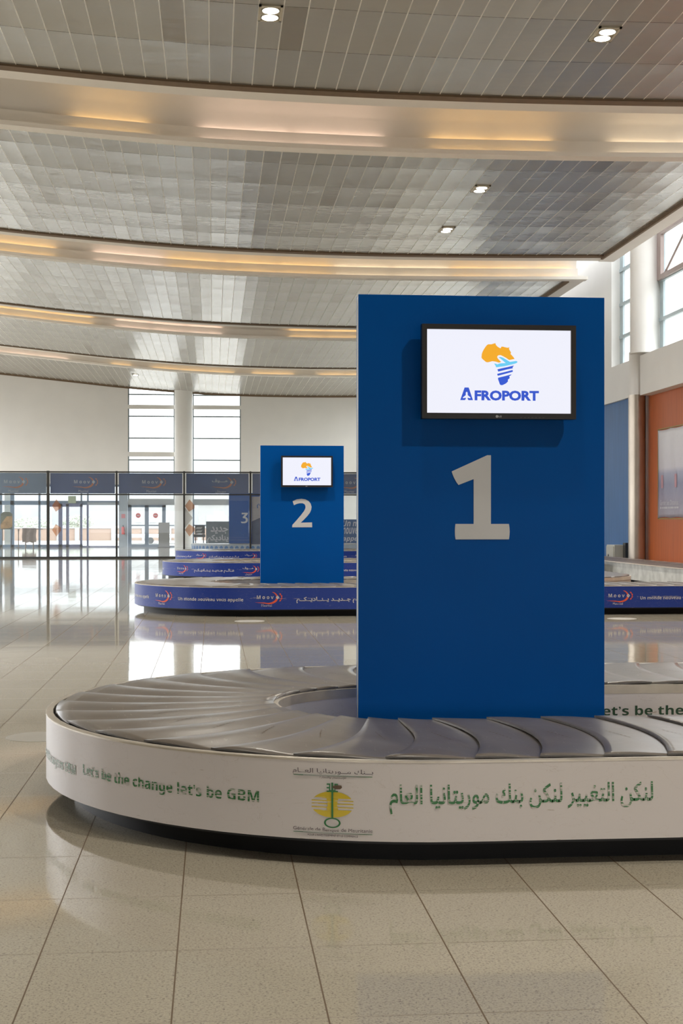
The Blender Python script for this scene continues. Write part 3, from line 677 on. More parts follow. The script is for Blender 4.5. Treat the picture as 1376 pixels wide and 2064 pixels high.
t_ = thing('draped_rail', (-8.6, YL, 0), 'rail on two posts draped with a brown cloth left of the sliding door', 'rail')
for x in (-8.82, -8.46): MB().tube((x, YL, 0), (x, YL, 0.9), 0.028, 10).build('leg', BP, t_)
MB().tube((-8.95, YL, 0.9), (-8.02, YL, 0.88), 0.018, 8).build('rail', BP, t_)
m = MB(); v = []; nx = 14
for j in range(6):
    for i in range(nx + 1):
        x = -8.97 + 0.65 * i / nx; z = 0.93 - 0.135 * j + 0.02 * math.sin(i * 1.1) * j / 5; v.append((x + 0.012 * math.sin(j * 1.7), YL - 0.05 - 0.02 * math.sin(i * 0.9 + j * 0.4), z))
for s_ in (0, 1):
    m.add([(p[0], p[1] - 0.02 * (1 - s_), p[2]) for p in v], [(j * (nx + 1) + i, j * (nx + 1) + i + 1, (j + 1) * (nx + 1) + i + 1, (j + 1) * (nx + 1) + i) for j in range(5) for i in range(nx)])
m.build('cloth', mat('brown cloth', (0.22, 0.18, 0.16), 0.8, noise=0.2, nscale=6), t_, smooth=True)
t_ = thing('display_board', (-2.33, YL, 0), 'plain grey upright display board in front of the double doors', 'display board')
MB().box(-2.6, -2.08, YL, YL + 0.05, 0.0, 1.19).build('board', mat('grey board', (0.24, 0.24, 0.235), 0.6, noise=0.06), t_)
MB().box(-2.64, -2.04, YL - 0.12, YL + 0.17, 0, 0.03).build('foot', FRAME, t_)
t_ = thing('sign_stand', (-0.6, 60, 0), 'black folding sign stand with slanted white panels behind the glass', 'sign stand')
BLK = mat('black sign', (0.03, 0.035, 0.045), 0.5, noise=0.05)
m = MB(); m.box(-0.78, -0.36, 60, 60.05, 0.72, 1.08); m.build('panel', BLK, t_)
MB().box(-0.84, -0.34, 59.95, 60.12, 0.58, 0.70).build('tray', BLK, t_)
for x in (-0.75, -0.42): MB().box(x - 0.02, x + 0.02, 60.05, 60.09, 0, 1.0).build('leg', BLK, t_)
for z in (0.78, 0.92): MB().poly([(-0.76, z), (-0.52, z), (-0.46, z + 0.09), (-0.70, z + 0.09)], lambda p, q: (p, 59.995, q)).build('stripe', OWH, t_)
t_ = tag(MB().box(-6.98, -6.62, YF - 0.12, YF + 0.05, 2.125, 2.47).build('exit_sign', mat('pale green sign', (0.36, 0.42, 0.30), 0.5, noise=0.1, nscale=30)), 'small pale green exit sign hung above the sliding door', 'sign')
t_ = thing('fire_extinguisher', (-4.35, YF - 0.15, 0.6), 'red fire extinguisher hung on the pier left of the double doors', 'fire extinguisher')
MB().cyl((-4.35, YF - 0.15), 0.075, 0.62, 0.98, 18).build('cylinder', RED, t_, smooth=False); MB().cyl((-4.35, YF - 0.15), 0.03, 0.98, 1.06, 12).build('valve', BEZEL, t_)
MB().tube((-4.33, YF - 0.2, 1.04), (-4.26, YF - 0.2, 0.75), 0.012, 6).build('hose', BEZEL, t_)
t_ = tag(MB().box(-4.44, -4.26, YF - 0.07, YF - 0.055, 1.40, 1.60).build('fire_sign', mat('faded red sign', (0.5, 0.12, 0.14), 0.5, noise=0.3, nscale=30)), 'small faded red sign above the fire extinguisher', 'sign')

# ------------------------------------------------------------------ baggage carousels
class Path:
    """centre line of a carousel belt: front leg, round left end, back leg, quarter turn, leg running away"""
    def __init__(s, cx, cy, R, xf, xb, ylen):
        s.c = (cx, cy); s.r = R; s.seg = []
        s.seg.append(('L', (xf, cy - R), (-1, 0), xf - cx))
        s.seg.append(('A', (cx, cy), R, -math.pi / 2, -math.pi, math.pi * R))       # clockwise as seen from above
        s.seg.append(('L', (cx, cy + R), (1, 0), xb - cx))
        rq = R
        s.seg.append(('A', (xb, cy + R + rq), rq, -math.pi / 2, math.pi / 2, rq * math.pi / 2))
        s.seg.append(('L', (xb + rq, cy + R + rq), (0, 1), ylen))
        s.len = sum(q[-1] for q in s.seg)
    def at(s, d, off, d0=False):
        """point at distance d along the centre line, off to the outer side of the loop end"""
        for k, q in enumerate(s.seg):
            L = q[-1]
            if d <= L or k == len(s.seg) - 1:
                if q[0] == 'L':
                    t = q[2]; n = (t[1] * -1, t[0])   # left of travel
                    # outer side of the loop = left of travel on the front leg (facing -x: left is -y)
                    return (q[1][0] + t[0] * d + n[0] * off, q[1][1] + t[1] * d + n[1] * off)
                if q[4] < 0:   # loop end, outer = larger radius
                    a = q[3] + q[4] * (d / L); rr = q[2] + off
                else:          # quarter turn, outer side of the loop is the inside here
                    a = q[3] + q[4] * (d / L); rr = q[2] - off
                return (q[1][0] + rr * math.cos(a), q[1][1] + rr * math.sin(a))
            d -= L
def stations(P, step):
    out = [0.0]; acc = 0
    for q in P.seg:
        n = max(1, round(q[-1] / (step if q[0] == 'A' else step * 6)))
        out += [acc + q[-1] * (i + 1) / n for i in range(n)]; acc += q[-1]
    return out
def ribbon(P, prof, closed=True, step=0.09):
    m = MB(); st = stations(P, step); k = len(prof); v = []
    for d in st:
        for off, z in prof:
            x, y_ = P.at(d, off); v.append((x, y_, z))
    f = [(i * k + j, (i + 1) * k + j, (i + 1) * k + (j + 1) % k, i * k + (j + 1) % k) for i in range(len(st) - 1) for j in range(k if closed else k - 1)]
    if closed: f += [tuple(range(k)), tuple((len(st) - 1) * k + j for j in range(k))[::-1]]
    m.add(v, f); return m
PITCH = 0.243
def carousel(cx, cy, R_out, R_in, xf, panel_m, label, xb=5.05, ylen=3.0, phase=0.0, plates=True, res=1.0):
    w_ = (R_out - R_in) / 2; R = (R_out + R_in) / 2
    P = Path(cx, cy, R, xf, xb, ylen)
    root = thing('baggage_carousel', (cx, cy, 0), label, 'baggage carousel', 'baggage carousels in the hall')
    o = ribbon(P, [(w_, 0.095), (w_, 0.386), (w_ - 0.008, 0.386), (w_ - 0.008, 0.095)]).build('outer_panel', panel_m, root); smooth_by_angle(o)
    o = ribbon(P, [(w_ + 0.0015, 0.383), (w_ + 0.0015, 0.390), (w_ - 0.005, 0.393), (w_ - 0.032, 0.391), (w_ - 0.032, 0.34), (w_ - 0.009, 0.34), (w_ - 0.009, 0.383)]).build('outer_rim', LIP, root); smooth_by_angle(o)
    ip = ribbon(P, [(-w_ + 0.008, 0.10), (-w_ + 0.008, 0.386), (-w_, 0.386), (-w_, 0.10)]).build('inner_panel', panel_m if panel_m is PWHITE else PTAN, root); smooth_by_angle(ip)
    o = ribbon(P, [(-w_ + 0.03, 0.34), (-w_ + 0.03, 0.387), (-w_ - 0.002, 0.387), (-w_ - 0.002, 0.34)]).build('inner_rim', LIP, root); smooth_by_angle(o)
    o = ribbon(P, [(w_ - 0.13, 0.0), (w_ - 0.13, 0.11), (w_ - 0.15, 0.11), (w_ - 0.15, 0.0)]).build('kick_plate', PLINTH, root); smooth_by_angle(o)
    o = ribbon(P, [(w_ - 0.03, 0.08), (w_ - 0.03, 0.35), (-w_ + 0.03, 0.35), (-w_ + 0.03, 0.08)]).build('carrier_frame', PLASTIC, root)
    # overlapping crescent plates: raised at the leading edge, tucked under the next at the rear
    if plates:
        bo, bi = w_ - 0.045, -w_ + 0.022
        nv = max(6, int(16 * res)); ns = max(4, int(9 * res)); n = int((P.len - phase) / PITCH)
        turn0 = P.seg[0][-1]; turn1 = turn0 + P.seg[1][-1]
        for k in range(n):
            s0 = phase + (k + 1) * PITCH
            v = []; turning = turn0 - 0.1 < s0 < turn1 + 0.1
            for j in range(ns + 1):
                tt = j / ns
                for i in range(nv + 1):
                    q = i / nv; off = bo + (bi - bo) * q
                    d = s0 - 0.092 * math.sin(math.pi * q) ** 0.9 - tt * PITCH * 1.12
                    x, y_ = P.at(min(max(d, 0.0), P.len), off)
                    z = 0.391 + 0.009 * (1 - tt) ** 1.3
                    if turning: z += 0.011 * math.sin(tt * 5.2) * (1 - q) ** 0.8 * (1 - 0.75 * math.exp(-10 * q))
                    else: z += 0.003 * math.sin(tt * 4)
                    v.append((x, y_, z))
            m_ = nv + 1; f = [(j * m_ + i, j * m_ + i + 1, (j + 1) * m_ + i + 1, (j + 1) * m_ + i) for j in range(ns) for i in range(nv)]
            K = len(v); th = 0.008
            lead = [(v[i][0], v[i][1], v[i][2] - th) for i in range(m_)]
            o1 = [(v[j * m_][0], v[j * m_][1], v[j * m_][2] - th) for j in range(ns + 1)]
            o2 = [(v[j * m_ + nv][0], v[j * m_ + nv][1], v[j * m_ + nv][2] - th) for j in range(ns + 1)]
            nf = len(f)
            f += [(i + 1, i, K + i, K + i + 1) for i in range(nv)]
            b1 = K + m_; b2 = b1 + ns + 1
            f += [(j * m_, (j + 1) * m_, b1 + j + 1, b1 + j) for j in range(ns)]
            f += [((j + 1) * m_ + nv, j * m_ + nv, b2 + j, b2 + j + 1) for j in range(ns)]
            mb = MB().add(v + lead + o1 + o2, f); ob = mb.build('belt_plate', [BELT, EDGE], root)
            for pi, p in enumerate(ob.data.polygons):
                p.use_smooth = pi < nf; p.material_index = 0 if pi < nf else 1
            if res == 1.0:
                wm = MB(); rn = random.Random(k)
                for g_ in range(7):
                    dd = s0 - PITCH * (0.62 - 0.035 * g_) ; oo = 0.10 - 0.026 * g_
                    dd -= 0.07
                    tt = (s0 - 0.092 * math.sin(math.pi * (bo - oo) / (bo - bi)) ** 0.9 - dd) / (PITCH * 1.12)
                    tt = min(max(tt, 0), 1); zz = 0.391 + 0.009 * (1 - tt) ** 1.3 + (0.011 * math.sin(tt * 5.2) * (1 - (bo - oo) / (bo - bi)) ** 0.8 if turning else 0.003 * math.sin(tt * 4)) + 0.0012
                    l_ = rn.uniform(0.008, 0.018)
                    if dd < 0.05: continue
                    c0 = P.at(dd - 0.003, oo); c1 = P.at(dd + 0.003, oo - 0.004); c2 = P.at(dd + 0.003 + l_ * 0.3, oo - 0.004 - l_); c3 = P.at(dd - 0.003 + l_ * 0.2, oo - l_)
                    wm.add([(c0[0], c0[1], zz), (c1[0], c1[1], zz), (c2[0], c2[1], zz), (c3[0], c3[1], zz)], [(0, 1, 2, 3)])
                if wm.v: wm.build('wear_mark', mat('tan scuff', (0.20, 0.14, 0.08), 0.5, noise=0.2, nscale=60), ob)
    return root, P, w_, ip
def panel_fn(cx, cy, R, eps=0.0015):
    def fn(u, z, up=0):
        r = R + eps + 0.0015 * up
        if u >= 0: return (cx + u, cy - r, z)
        a = -u / R; return (cx - r * math.sin(a), cy - r * math.cos(a), z)
    return fn
CAR = [(0.92, 6.78, 1.70, 0.61, PWHITE), (0.60, 20.33, 1.72, 0.62, PBLUE), (0.60, 31.3, 1.72, 0.62, PBLUE), (0.58, 42.7, 1.72, 0.62, PBLUE)]
LAB = ['white sided baggage carousel with green lettering around the pylon numbered 1',
       'blue sided baggage carousel around the pylon numbered 2',
       'blue sided baggage carousel just behind the one with pylon 2',
       'blue sided baggage carousel standing right against the glass partition']
roots = []
for i, (cx, cy, Ro, Ri, pm) in enumerate(CAR):
    roots.append(carousel(cx, cy, Ro, Ri, 8.3, pm, LAB[i], phase=0.05 + 0.07 * i, res=(1.0, 0.6, 0.4, 0.4)[i], xb=5.05, ylen=3.0 if i < 3 else 0.3))
# carousel 1 lettering
r1, P1, w1, ip1 = roots[0]
op1 = [c for c in r1.children if c.name.startswith('outer_panel')][0]
fn = panel_fn(0.92, 6.78, 1.70); up1 = lambda p, q: fn(p, q, 1)
letter('lettering', raw_text(sansbold("Let's be the change let's be GBM")), (-1.750, 0.205, -0.777, 0.263), fn, GREEN, op1)
letter('lettering', raw_text(sansbold("Ensemble soyons GBM")), (-2.46, 0.188, -1.825, 0.246), fn, GREEN, op1)
letter('arabic_lettering', arabic_text('لنكن التغيير لنكن بنك موريتانيا العام', 0.012), (-0.281, 0.196, 0.698, 0.305), fn, GREEN, op1)
letter('bank_name', arabic_text('بــنك مــوريتانيا العــام'), (-0.643, 0.331, -0.341, 0.357), fn, INK, op1)
letter('bank_motto', arabic_text('للإستثمار والتجارة'), (-0.540, 0.319, -0.441, 0.329), fn, INK, op1)
letter('bank_name', raw_text('Générale de Banque de Mauritanie'), (-0.641, 0.123, -0.343, 0.140), fn, INK, op1)
letter('bank_motto', raw_text("POUR L'INVESTISSEMENT ET LE COMMERCE"), (-0.585, 0.108, -0.397, 0.116), fn, INK, op1)
for z_, h_ in ((0.3295, 0.0022), (0.1195, 0.0018)): a = MB(); strip(a, -0.64, -0.344, z_, h_, fn); a.build('green_rule', GREEN2, op1)
# sun disc with notches
cu, cz, ru, rz = -0.492, 0.226, 0.080, 0.048
a = MB()
def seg(z0, z1, u0=None, u1=None, n=10):
    L, Rr = [], []
    for i in range(n + 1):
        z = z0 + (z1 - z0) * i / n; h = ru * math.sqrt(max(0, 1 - ((z - cz) / rz) ** 2))
        L.append((cu - h, z)); Rr.append((cu + h, z))
    a.poly((Rr + L[::-1]), fn)
seg(cz + 0.022, cz + rz); seg(cz - rz, cz - 0.020)
a.poly([(cu - 0.022, cz - 0.020), (cu + 0.022, cz - 0.020), (cu + 0.017, cz), (cu + 0.022, cz + 0.022), (cu - 0.022, cz + 0.022), (cu - 0.017, cz)], fn)
for z in (0.0135, 0.002, -0.0105):
    for s_ in (-1, 1):
        h = ru * 0.98; q = [(cu + s_ * 0.016, cz + z - 0.0018), (cu + s_ * h, cz + z - 0.0018), (cu + s_ * h, cz + z + 0.0018), (cu + s_ * 0.016, cz + z + 0.0018)]
        a.poly(q if s_ > 0 else q[::-1], fn)
a.build('sun_emblem', YEL, op1)
a = MB(); k = []
a.poly([(cu - 0.0035, 0.176), (cu + 0.0035, 0.176), (cu + 0.0035, 0.307), (cu - 0.0035, 0.307)], up1)
for z in (0.272, 0.285, 0.298): a.poly([(cu - 0.021, z), (cu - 0.008, z), (cu - 0.008, z + 0.005), (cu - 0.021, z + 0.005)], up1); a.poly([(cu + 0.008, z), (cu + 0.021, z), (cu + 0.021, z + 0.005), (cu + 0.008, z + 0.005)], up1)
a.poly([(cu - 0.021, 0.272), (cu + 0.021, 0.272), (cu + 0.010, 0.279), (cu - 0.010, 0.279)], up1)
a.poly([(cu - 0.012, 0.275), (cu - 0.008, 0.275), (cu - 0.008, 0.302), (cu - 0.012, 0.302)], up1); a.poly([(cu + 0.008, 0.275), (cu + 0.012, 0.275), (cu + 0.012, 0.302), (cu + 0.008, 0.302)], up1)
rg = 28; ro = [(cu + 0.031 * math.cos(2 * math.pi * i / rg), 0.159 + 0.019 * math.sin(2 * math.pi * i / rg)) for i in range(rg)]
ri = [(cu + 0.0245 * math.cos(2 * math.pi * i / rg), 0.159 + 0.0145 * math.sin(2 * math.pi * i / rg)) for i in range(rg)]
a.add([up1(*p) for p in ro + ri], [(i, (i + 1) % rg, rg + (i + 1) % rg, rg + i) for i in range(rg)])
a.build('key_emblem', GREEN2, op1)
a = MB(); a.poly([(-0.495, 0.291), (-0.478, 0.283), (-0.462, 0.2835), (-0.455, 0.290), (-0.458, 0.2975), (-0.480, 0.298)], lambda p, q: fn(p, q, 2)); a.build('smear', SMEAR, op1)
# inner panel lettering
yi = 6.78 + 0.61 - 0.0015
letter('lettering', raw_text(sansbold("Let’s be the change let's be GBM")), (2.03, 0.208, 3.42, 0.275), lambda p, q: (p, yi, q), DKGREEN, ip1)
letter('lettering', raw_text(sansbold("Ensemble soyons GBM")), (0.16, 0.182, 1.02, 0.245), lambda p, q: (p, yi, q) if p >= 0.92 else (0.92 - (0.61 - 0.0015) * math.sin((0.92 - p) / 0.61), 6.78 + (0.61 - 0.0015) * math.cos((0.92 - p) / 0.61), q), DKGREEN, ip1)
# blue carousels lettering
def blue_set(i, logos, texts):
    cx, cy, Ro, Ri, pm = CAR[i]; f_ = panel_fn(cx, cy, Ro)
    pn = [c for c in roots[i][0].children if c.name.startswith('outer_panel')][0]
    for u, ar in logos: moov_logo('', '', u, 0.252, 0.235, f_, TXW, TXO, pn, ar, True, (-0.50, -0.37))
    for s_, u0, u1, ar in texts:
        if ar: letter('arabic_slogan', arabic_text('عــالــم جــديــد يــنــاديــكــم', 0.03), (u0, 0.178, u1, 0.262), f_, TXW, pn)
        else: letter('slogan', raw_text(sansbold('Un monde nouveau vous appelle')), (u0, 0.192, u1, 0.250), f_, TXW, pn)
blue_set(1, [(-1.44, 0), (0.13, 0), (1.72, 0), (3.30, 0), (4.87, 0)], [('', -2.75, -1.78, 0), ('', -1.155, -0.209, 0), ('', 0.492, 1.48, 1), ('', 2.05, 3.0, 0), ('', 3.65, 4.6, 1), ('', 5.15, 6.1, 0)])
blue_set(2, [(-1.42, 0), (0.18, 1), (1.60, 0), (3.2, 0), (4.8, 1)], [('', -3.3, -2.30, 0), ('', -1.076, -0.165, 1), ('', 0.5, 1.4, 0), ('', 1.93, 2.88, 0), ('', 3.6, 4.5, 1)])
blue_set(3, [(-1.0, 1), (0.50, 1), (2.1, 0), (3.72, 0), (5.2, 1)], [('', -2.37, -1.37, 1), ('', -0.731, 0.166, 1), ('', 0.8, 1.75, 1), ('', 2.4, 3.3, 0), ('', 4.0, 4.9, 1)])
# last carousel beyond the glass: white frieze with blue discs
PFRZ = mat('pale frieze cladding', (0.45, 0.50, 0.55), 0.5, noise=0.05)
r5, P5, w5, _ = carousel(0.88, 54.9, 1.75, 0.65, 8.3, PFRZ, 'pale sided baggage carousel with blue discs behind the glass partition', ylen=0.3, plates=False)
f5 = panel_fn(0.88, 54.9, 1.75)
pn = [c for c in r5.children if c.name.startswith('outer_panel')][0]
for i in range(24):
    u = -2.2 + i * 0.2; a = MB()
    a.poly([(u + 0.07 * math.cos(t * math.pi / 8), 0.24 + 0.085 * math.sin(t * math.pi / 8)) for t in range(16)], f5); a.build('blue_disc', mat('blue disc print', (0.08, 0.20, 0.42), 0.5, noise=0.03), pn)
o = ribbon(P5, [(w5 - 0.04, 0.38), (w5 - 0.04, 0.40), (-w5 + 0.02, 0.40), (-w5 + 0.02, 0.38)]).build('belt', BELT, r5)

# ------------------------------------------------------------------ feed belt along the right wall and electrical cabinet
fb = thing('feed_conveyor', (9.15, 30, 0), 'long grey sided feed conveyor with brown belt along the right wall', 'conveyor')
MB().box(8.55, 8.60, 21.5, 47.0, 0.06, 0.385).build('side_panel', GREYP, fb); MB().box(9.66, 9.71, 21.5, 47.0, 0.06, 0.385).build('side_panel', GREYP, fb)
MB().box(8.50, 8.62, 21.5, 47.0, 0.385, 0.395).build('rim', LIP, fb)
m = MB()
for j in range(30):
    a_, b_ = 21.5 + j * 0.85, 21.5 + (j + 1) * 0.85
    m.add([(8.62, a_, 0.402), (9.68, a_, 0.402), (9.68, b_ + 0.02, 0.394), (8.62, b_ + 0.02, 0.394)], [(0, 1, 2, 3)])
m.build('belt', BRUB, fb)
MB().box(8.70, 9.56, 21.6, 46.9, 0.0, 0.38).build('base', PLINTH, fb)
t_ = thing('electrical_cabinet', (10.85, 36.9, 0), 'small beige electrical cabinet with round switch standing by the blue wall panel', 'cabinet')
BEI = mat('beige enamel', (0.52, 0.50, 0.43), 0.4, noise=0.04)
MB().box(10.72, 11.06, 37.0, 37.75, 0.0, 0.62).build('body', BEI, t_, bevel=0.01); MB().box(10.70, 10.72, 37.04, 37.72, 0.04, 0.58).build('door', BEI, t_)
MB().tube((10.69, 37.5, 0.33), (10.70, 37.5, 0.33), 0.035, 16).build('rotary_switch', BEZEL, t_)
MB().box(10.95, 11.05, 36.75, 36.98, 0, 0.68).build('cable_duct', FRAME, t_)

# fabric poster on the orange panel
t_ = thing('fabric_poster', (11.08, 32.6, 1.35), 'silvery fabric poster about keeping distances laced over the orange wall', 'poster')
def poster_mat():
    m, t, b = nt('satin poster')
    tc = t.nodes.new('ShaderNodeTexCoord'); s = t.nodes.new('ShaderNodeSeparateXYZ'); t.links.new(tc.outputs['Object'], s.inputs[0])
    r = t.nodes.new('ShaderNodeValToRGB'); t.links.new(mth(t, 'DIVIDE', mth(t, 'SUBTRACT', s.outputs[2], 1.34), 2.2), r.inputs[0])
    e = r.color_ramp.elements; e[0].position = 0.0; e[0].color = (0.36, 0.33, 0.38, 1); e[1].position = 1.0; e[1].color = (0.72, 0.72, 0.76, 1)
    for p, c in ((0.22, (0.30, 0.28, 0.38)), (0.38, (0.23, 0.24, 0.36)), (0.5, (0.34, 0.35, 0.47)), (0.56, (0.60, 0.58, 0.64))):
        x = e.new(p); x.color = (*c, 1)
    t.links.new(r.outputs[0], b.inputs['Base Color']); b.inputs['Roughness'].default_value = 0.35
    n = t.nodes.new('ShaderNodeTexNoise'); n.inputs['Scale'].default_value = 5; n.inputs['Detail'].default_value = 4; t.links.new(tc.outputs['Object'], n.inputs['Vector'])
    bp = t.nodes.new('ShaderNodeBump'); bp.inputs['Strength'].default_value = 0.4; bp.inputs['Distance'].default_value = 0.03
    t.links.new(n.outputs[0], bp.inputs['Height']); t.links.new(bp.outputs[0], b.inputs['Normal'])
    return m
m = MB(); v = []; ny, nz = 40, 24; PY0, PY1, PZ0, PZ1 = 30.4, 34.37, 1.34, 3.53
for j in range(nz + 1):
    for i in range(ny + 1):
        q, r_ = i / ny, j / nz
        sag = 0.022 * abs(math.sin(q * math.pi * 4)) ; yy = PY1 - (PY1 - PY0) * q
        z = PZ0 + (PZ1 - PZ0) * r_ - (sag if r_ > 0.9 else 0) * (r_ - 0.9) * 10 + (sag if r_ < 0.1 else 0) * (0.1 - r_) * 10
        v.append((11.07 + 0.008 * math.sin(q * 25 + r_ * 3), yy, z))
m.add(v, [(j * (ny + 1) + i, j * (ny + 1) + i + 1, (j + 1) * (ny + 1) + i + 1, (j + 1) * (ny + 1) + i) for j in range(nz) for i in range(ny)])
sheet = m.build('poster_sheet', poster_mat(), t_, smooth=True)
md = sheet.modifiers.new('thickness', 'SOLIDIFY'); md.thickness = 0.004
m = MB(); m.box(11.075, 11.10, PY0 - 0.02, PY1 + 0.03, PZ0 - 0.03, PZ0 - 0.01); m.box(11.075, 11.10, PY0 - 0.02, PY1 + 0.03, PZ1 + 0.01, PZ1 + 0.03); m.box(11.075, 11.10, PY1 + 0.01, PY1 + 0.03, PZ0 - 0.03, PZ1 + 0.03)
m.build('poster_frame', mat('yellow green frame', (0.30, 0.27, 0.08), 0.5, noise=0.05), t_)
a = MB(); fw = lambda p, q: (11.055, PY1 - p, q)
PPR = mat('pale poster print', (0.6, 0.6, 0.62), 0.5, noise=0.02); letter('lettering', raw_text('Garder Ses Distances'), (0.22, 1.66, 1.6, 1.78), fw, PPR, t_)
m = MB()
for i in range(9): q0 = 0.22 + i * 0.155; m.poly([(q0, 1.57), (q0 + 0.11 + 0.02 * (i % 3), 1.57), (q0 + 0.11 + 0.02 * (i % 3), 1.61), (q0, 1.61)], fw)
m.build('small_print', PPR, t_)
a = MB()
for p in (0.30, 1.32): a.poly([(p, 2.08), (p + 0.16, 2.08), (p + 0.16, 2.40), (p, 2.40)], fw)
a.build('red_marks', mat('faded red print', (0.48, 0.26, 0.30), 0.5, noise=0.1), t_)

# ------------------------------------------------------------------ pylons with screens
NB = [(639, 1056), (668, 1056), (668, 1590), (810, 1590), (814, 1620), (816, 1650), (814, 1682), (810, 1710), (390, 1710), (386, 1682), (385, 1650), (386, 1620), (389, 1590), (532, 1590), (532, 1242), (413, 1288), (396, 1265), (378, 1232), (367, 1206), (360, 1183)]
ONE = [((x - 600) / 3.822, (1383 - y_) / 3.822) for x, y_ in NB]
TWO_ = [(851, 862), (880, 849), (913, 845), (940, 849), (962, 860), (977, 878), (984, 901), (981, 922), (973, 941), (955, 965), (932, 989), (908, 1012), (987, 1010), (988, 1044), (848, 1044), (850, 1027), (880, 994), (908, 961), (932, 930), (941, 910), (941, 895), (934, 882), (920, 876), (900, 876), (880, 881), (861, 890)]
TWOP = [((x - 918) / 1.149, (944.5 - y_) / 1.149) for x, y_ in TWO_]
THREE = [(1003, 650), (1098, 650), (1096, 672), (1060, 712), (1080, 722), (1094, 737), (1099, 757), (1096, 780), (1084, 797), (1063, 809), (1035, 812), (1010, 811), (995, 807), (992, 785), (1015, 789), (1040, 789), (1060, 779), (1068, 762), (1062, 745), (1045, 735), (1020, 733), (1020, 712), (1055, 674), (1003, 674)]
THREEP = [((x - 1045) / 0.94, (731 - y_) / 0.94) for x, y_ in THREE]
PXM = 2838 / 6.73
AFR = {
 'map_north': ((1.0, 0.45, 0.02), [(563, 310), (566, 280), (573, 262), (582, 246), (595, 226), (605, 214), (616, 207), (640, 207), (656, 202), (672, 198), (676, 212), (690, 226), (702, 233), (713, 237), (718, 224), (730, 224), (745, 228), (765, 232), (783, 230), (777, 240), (786, 255), (794, 270), (790, 280), (800, 290), (811, 302), (822, 318), (780, 327), (757, 312), (735, 300), (714, 290), (698, 290), (687, 298), (686, 308), (694, 320), (716, 342), (700, 348), (672, 340), (648, 337), (630, 342), (612, 346), (598, 344), (585, 333), (570, 321)]),
 'plane': ((0.16, 0.68, 1.0), [(662, 354), (674, 356), (686, 361), (705, 354), (722, 352), (752, 351), (733, 334), (714, 318), (697, 307), (704, 304), (716, 305), (732, 310), (760, 326), (785, 341), (810, 337), (834, 333), (844, 338), (842, 346), (828, 353), (800, 361), (770, 368), (740, 375), (705, 380), (678, 384), (672, 370)]),
 'stripe': ((0.035, 0.11, 0.72), [(686, 400), (720, 391), (770, 380), (817, 368), (806, 382), (808, 390), (760, 400), (694, 417), (691, 408)]),
 'stripe.1': ((0.035, 0.11, 0.72), [(686, 434), (750, 418), (806, 403), (808, 417), (750, 433), (691, 449), (687, 442)]),
 'map_south': ((0.035, 0.11, 0.72), [(692, 464), (745, 451), (800, 436), (790, 446), (780, 452), (784, 465), (768, 480), (771, 490), (757, 505), (745, 512), (728, 520), (716, 521), (707, 516), (703, 505), (698, 490), (693, 478)])}
APOLY = [(398, 638), (432, 541), (464, 541), (497, 638)]
APL = [(441, 580), (448, 573), (455, 580), (456, 600), (477, 617), (477, 624), (456, 620), (455, 628), (462, 638), (434, 638), (442, 628), (441, 620), (419, 624), (419, 617), (441, 600)]
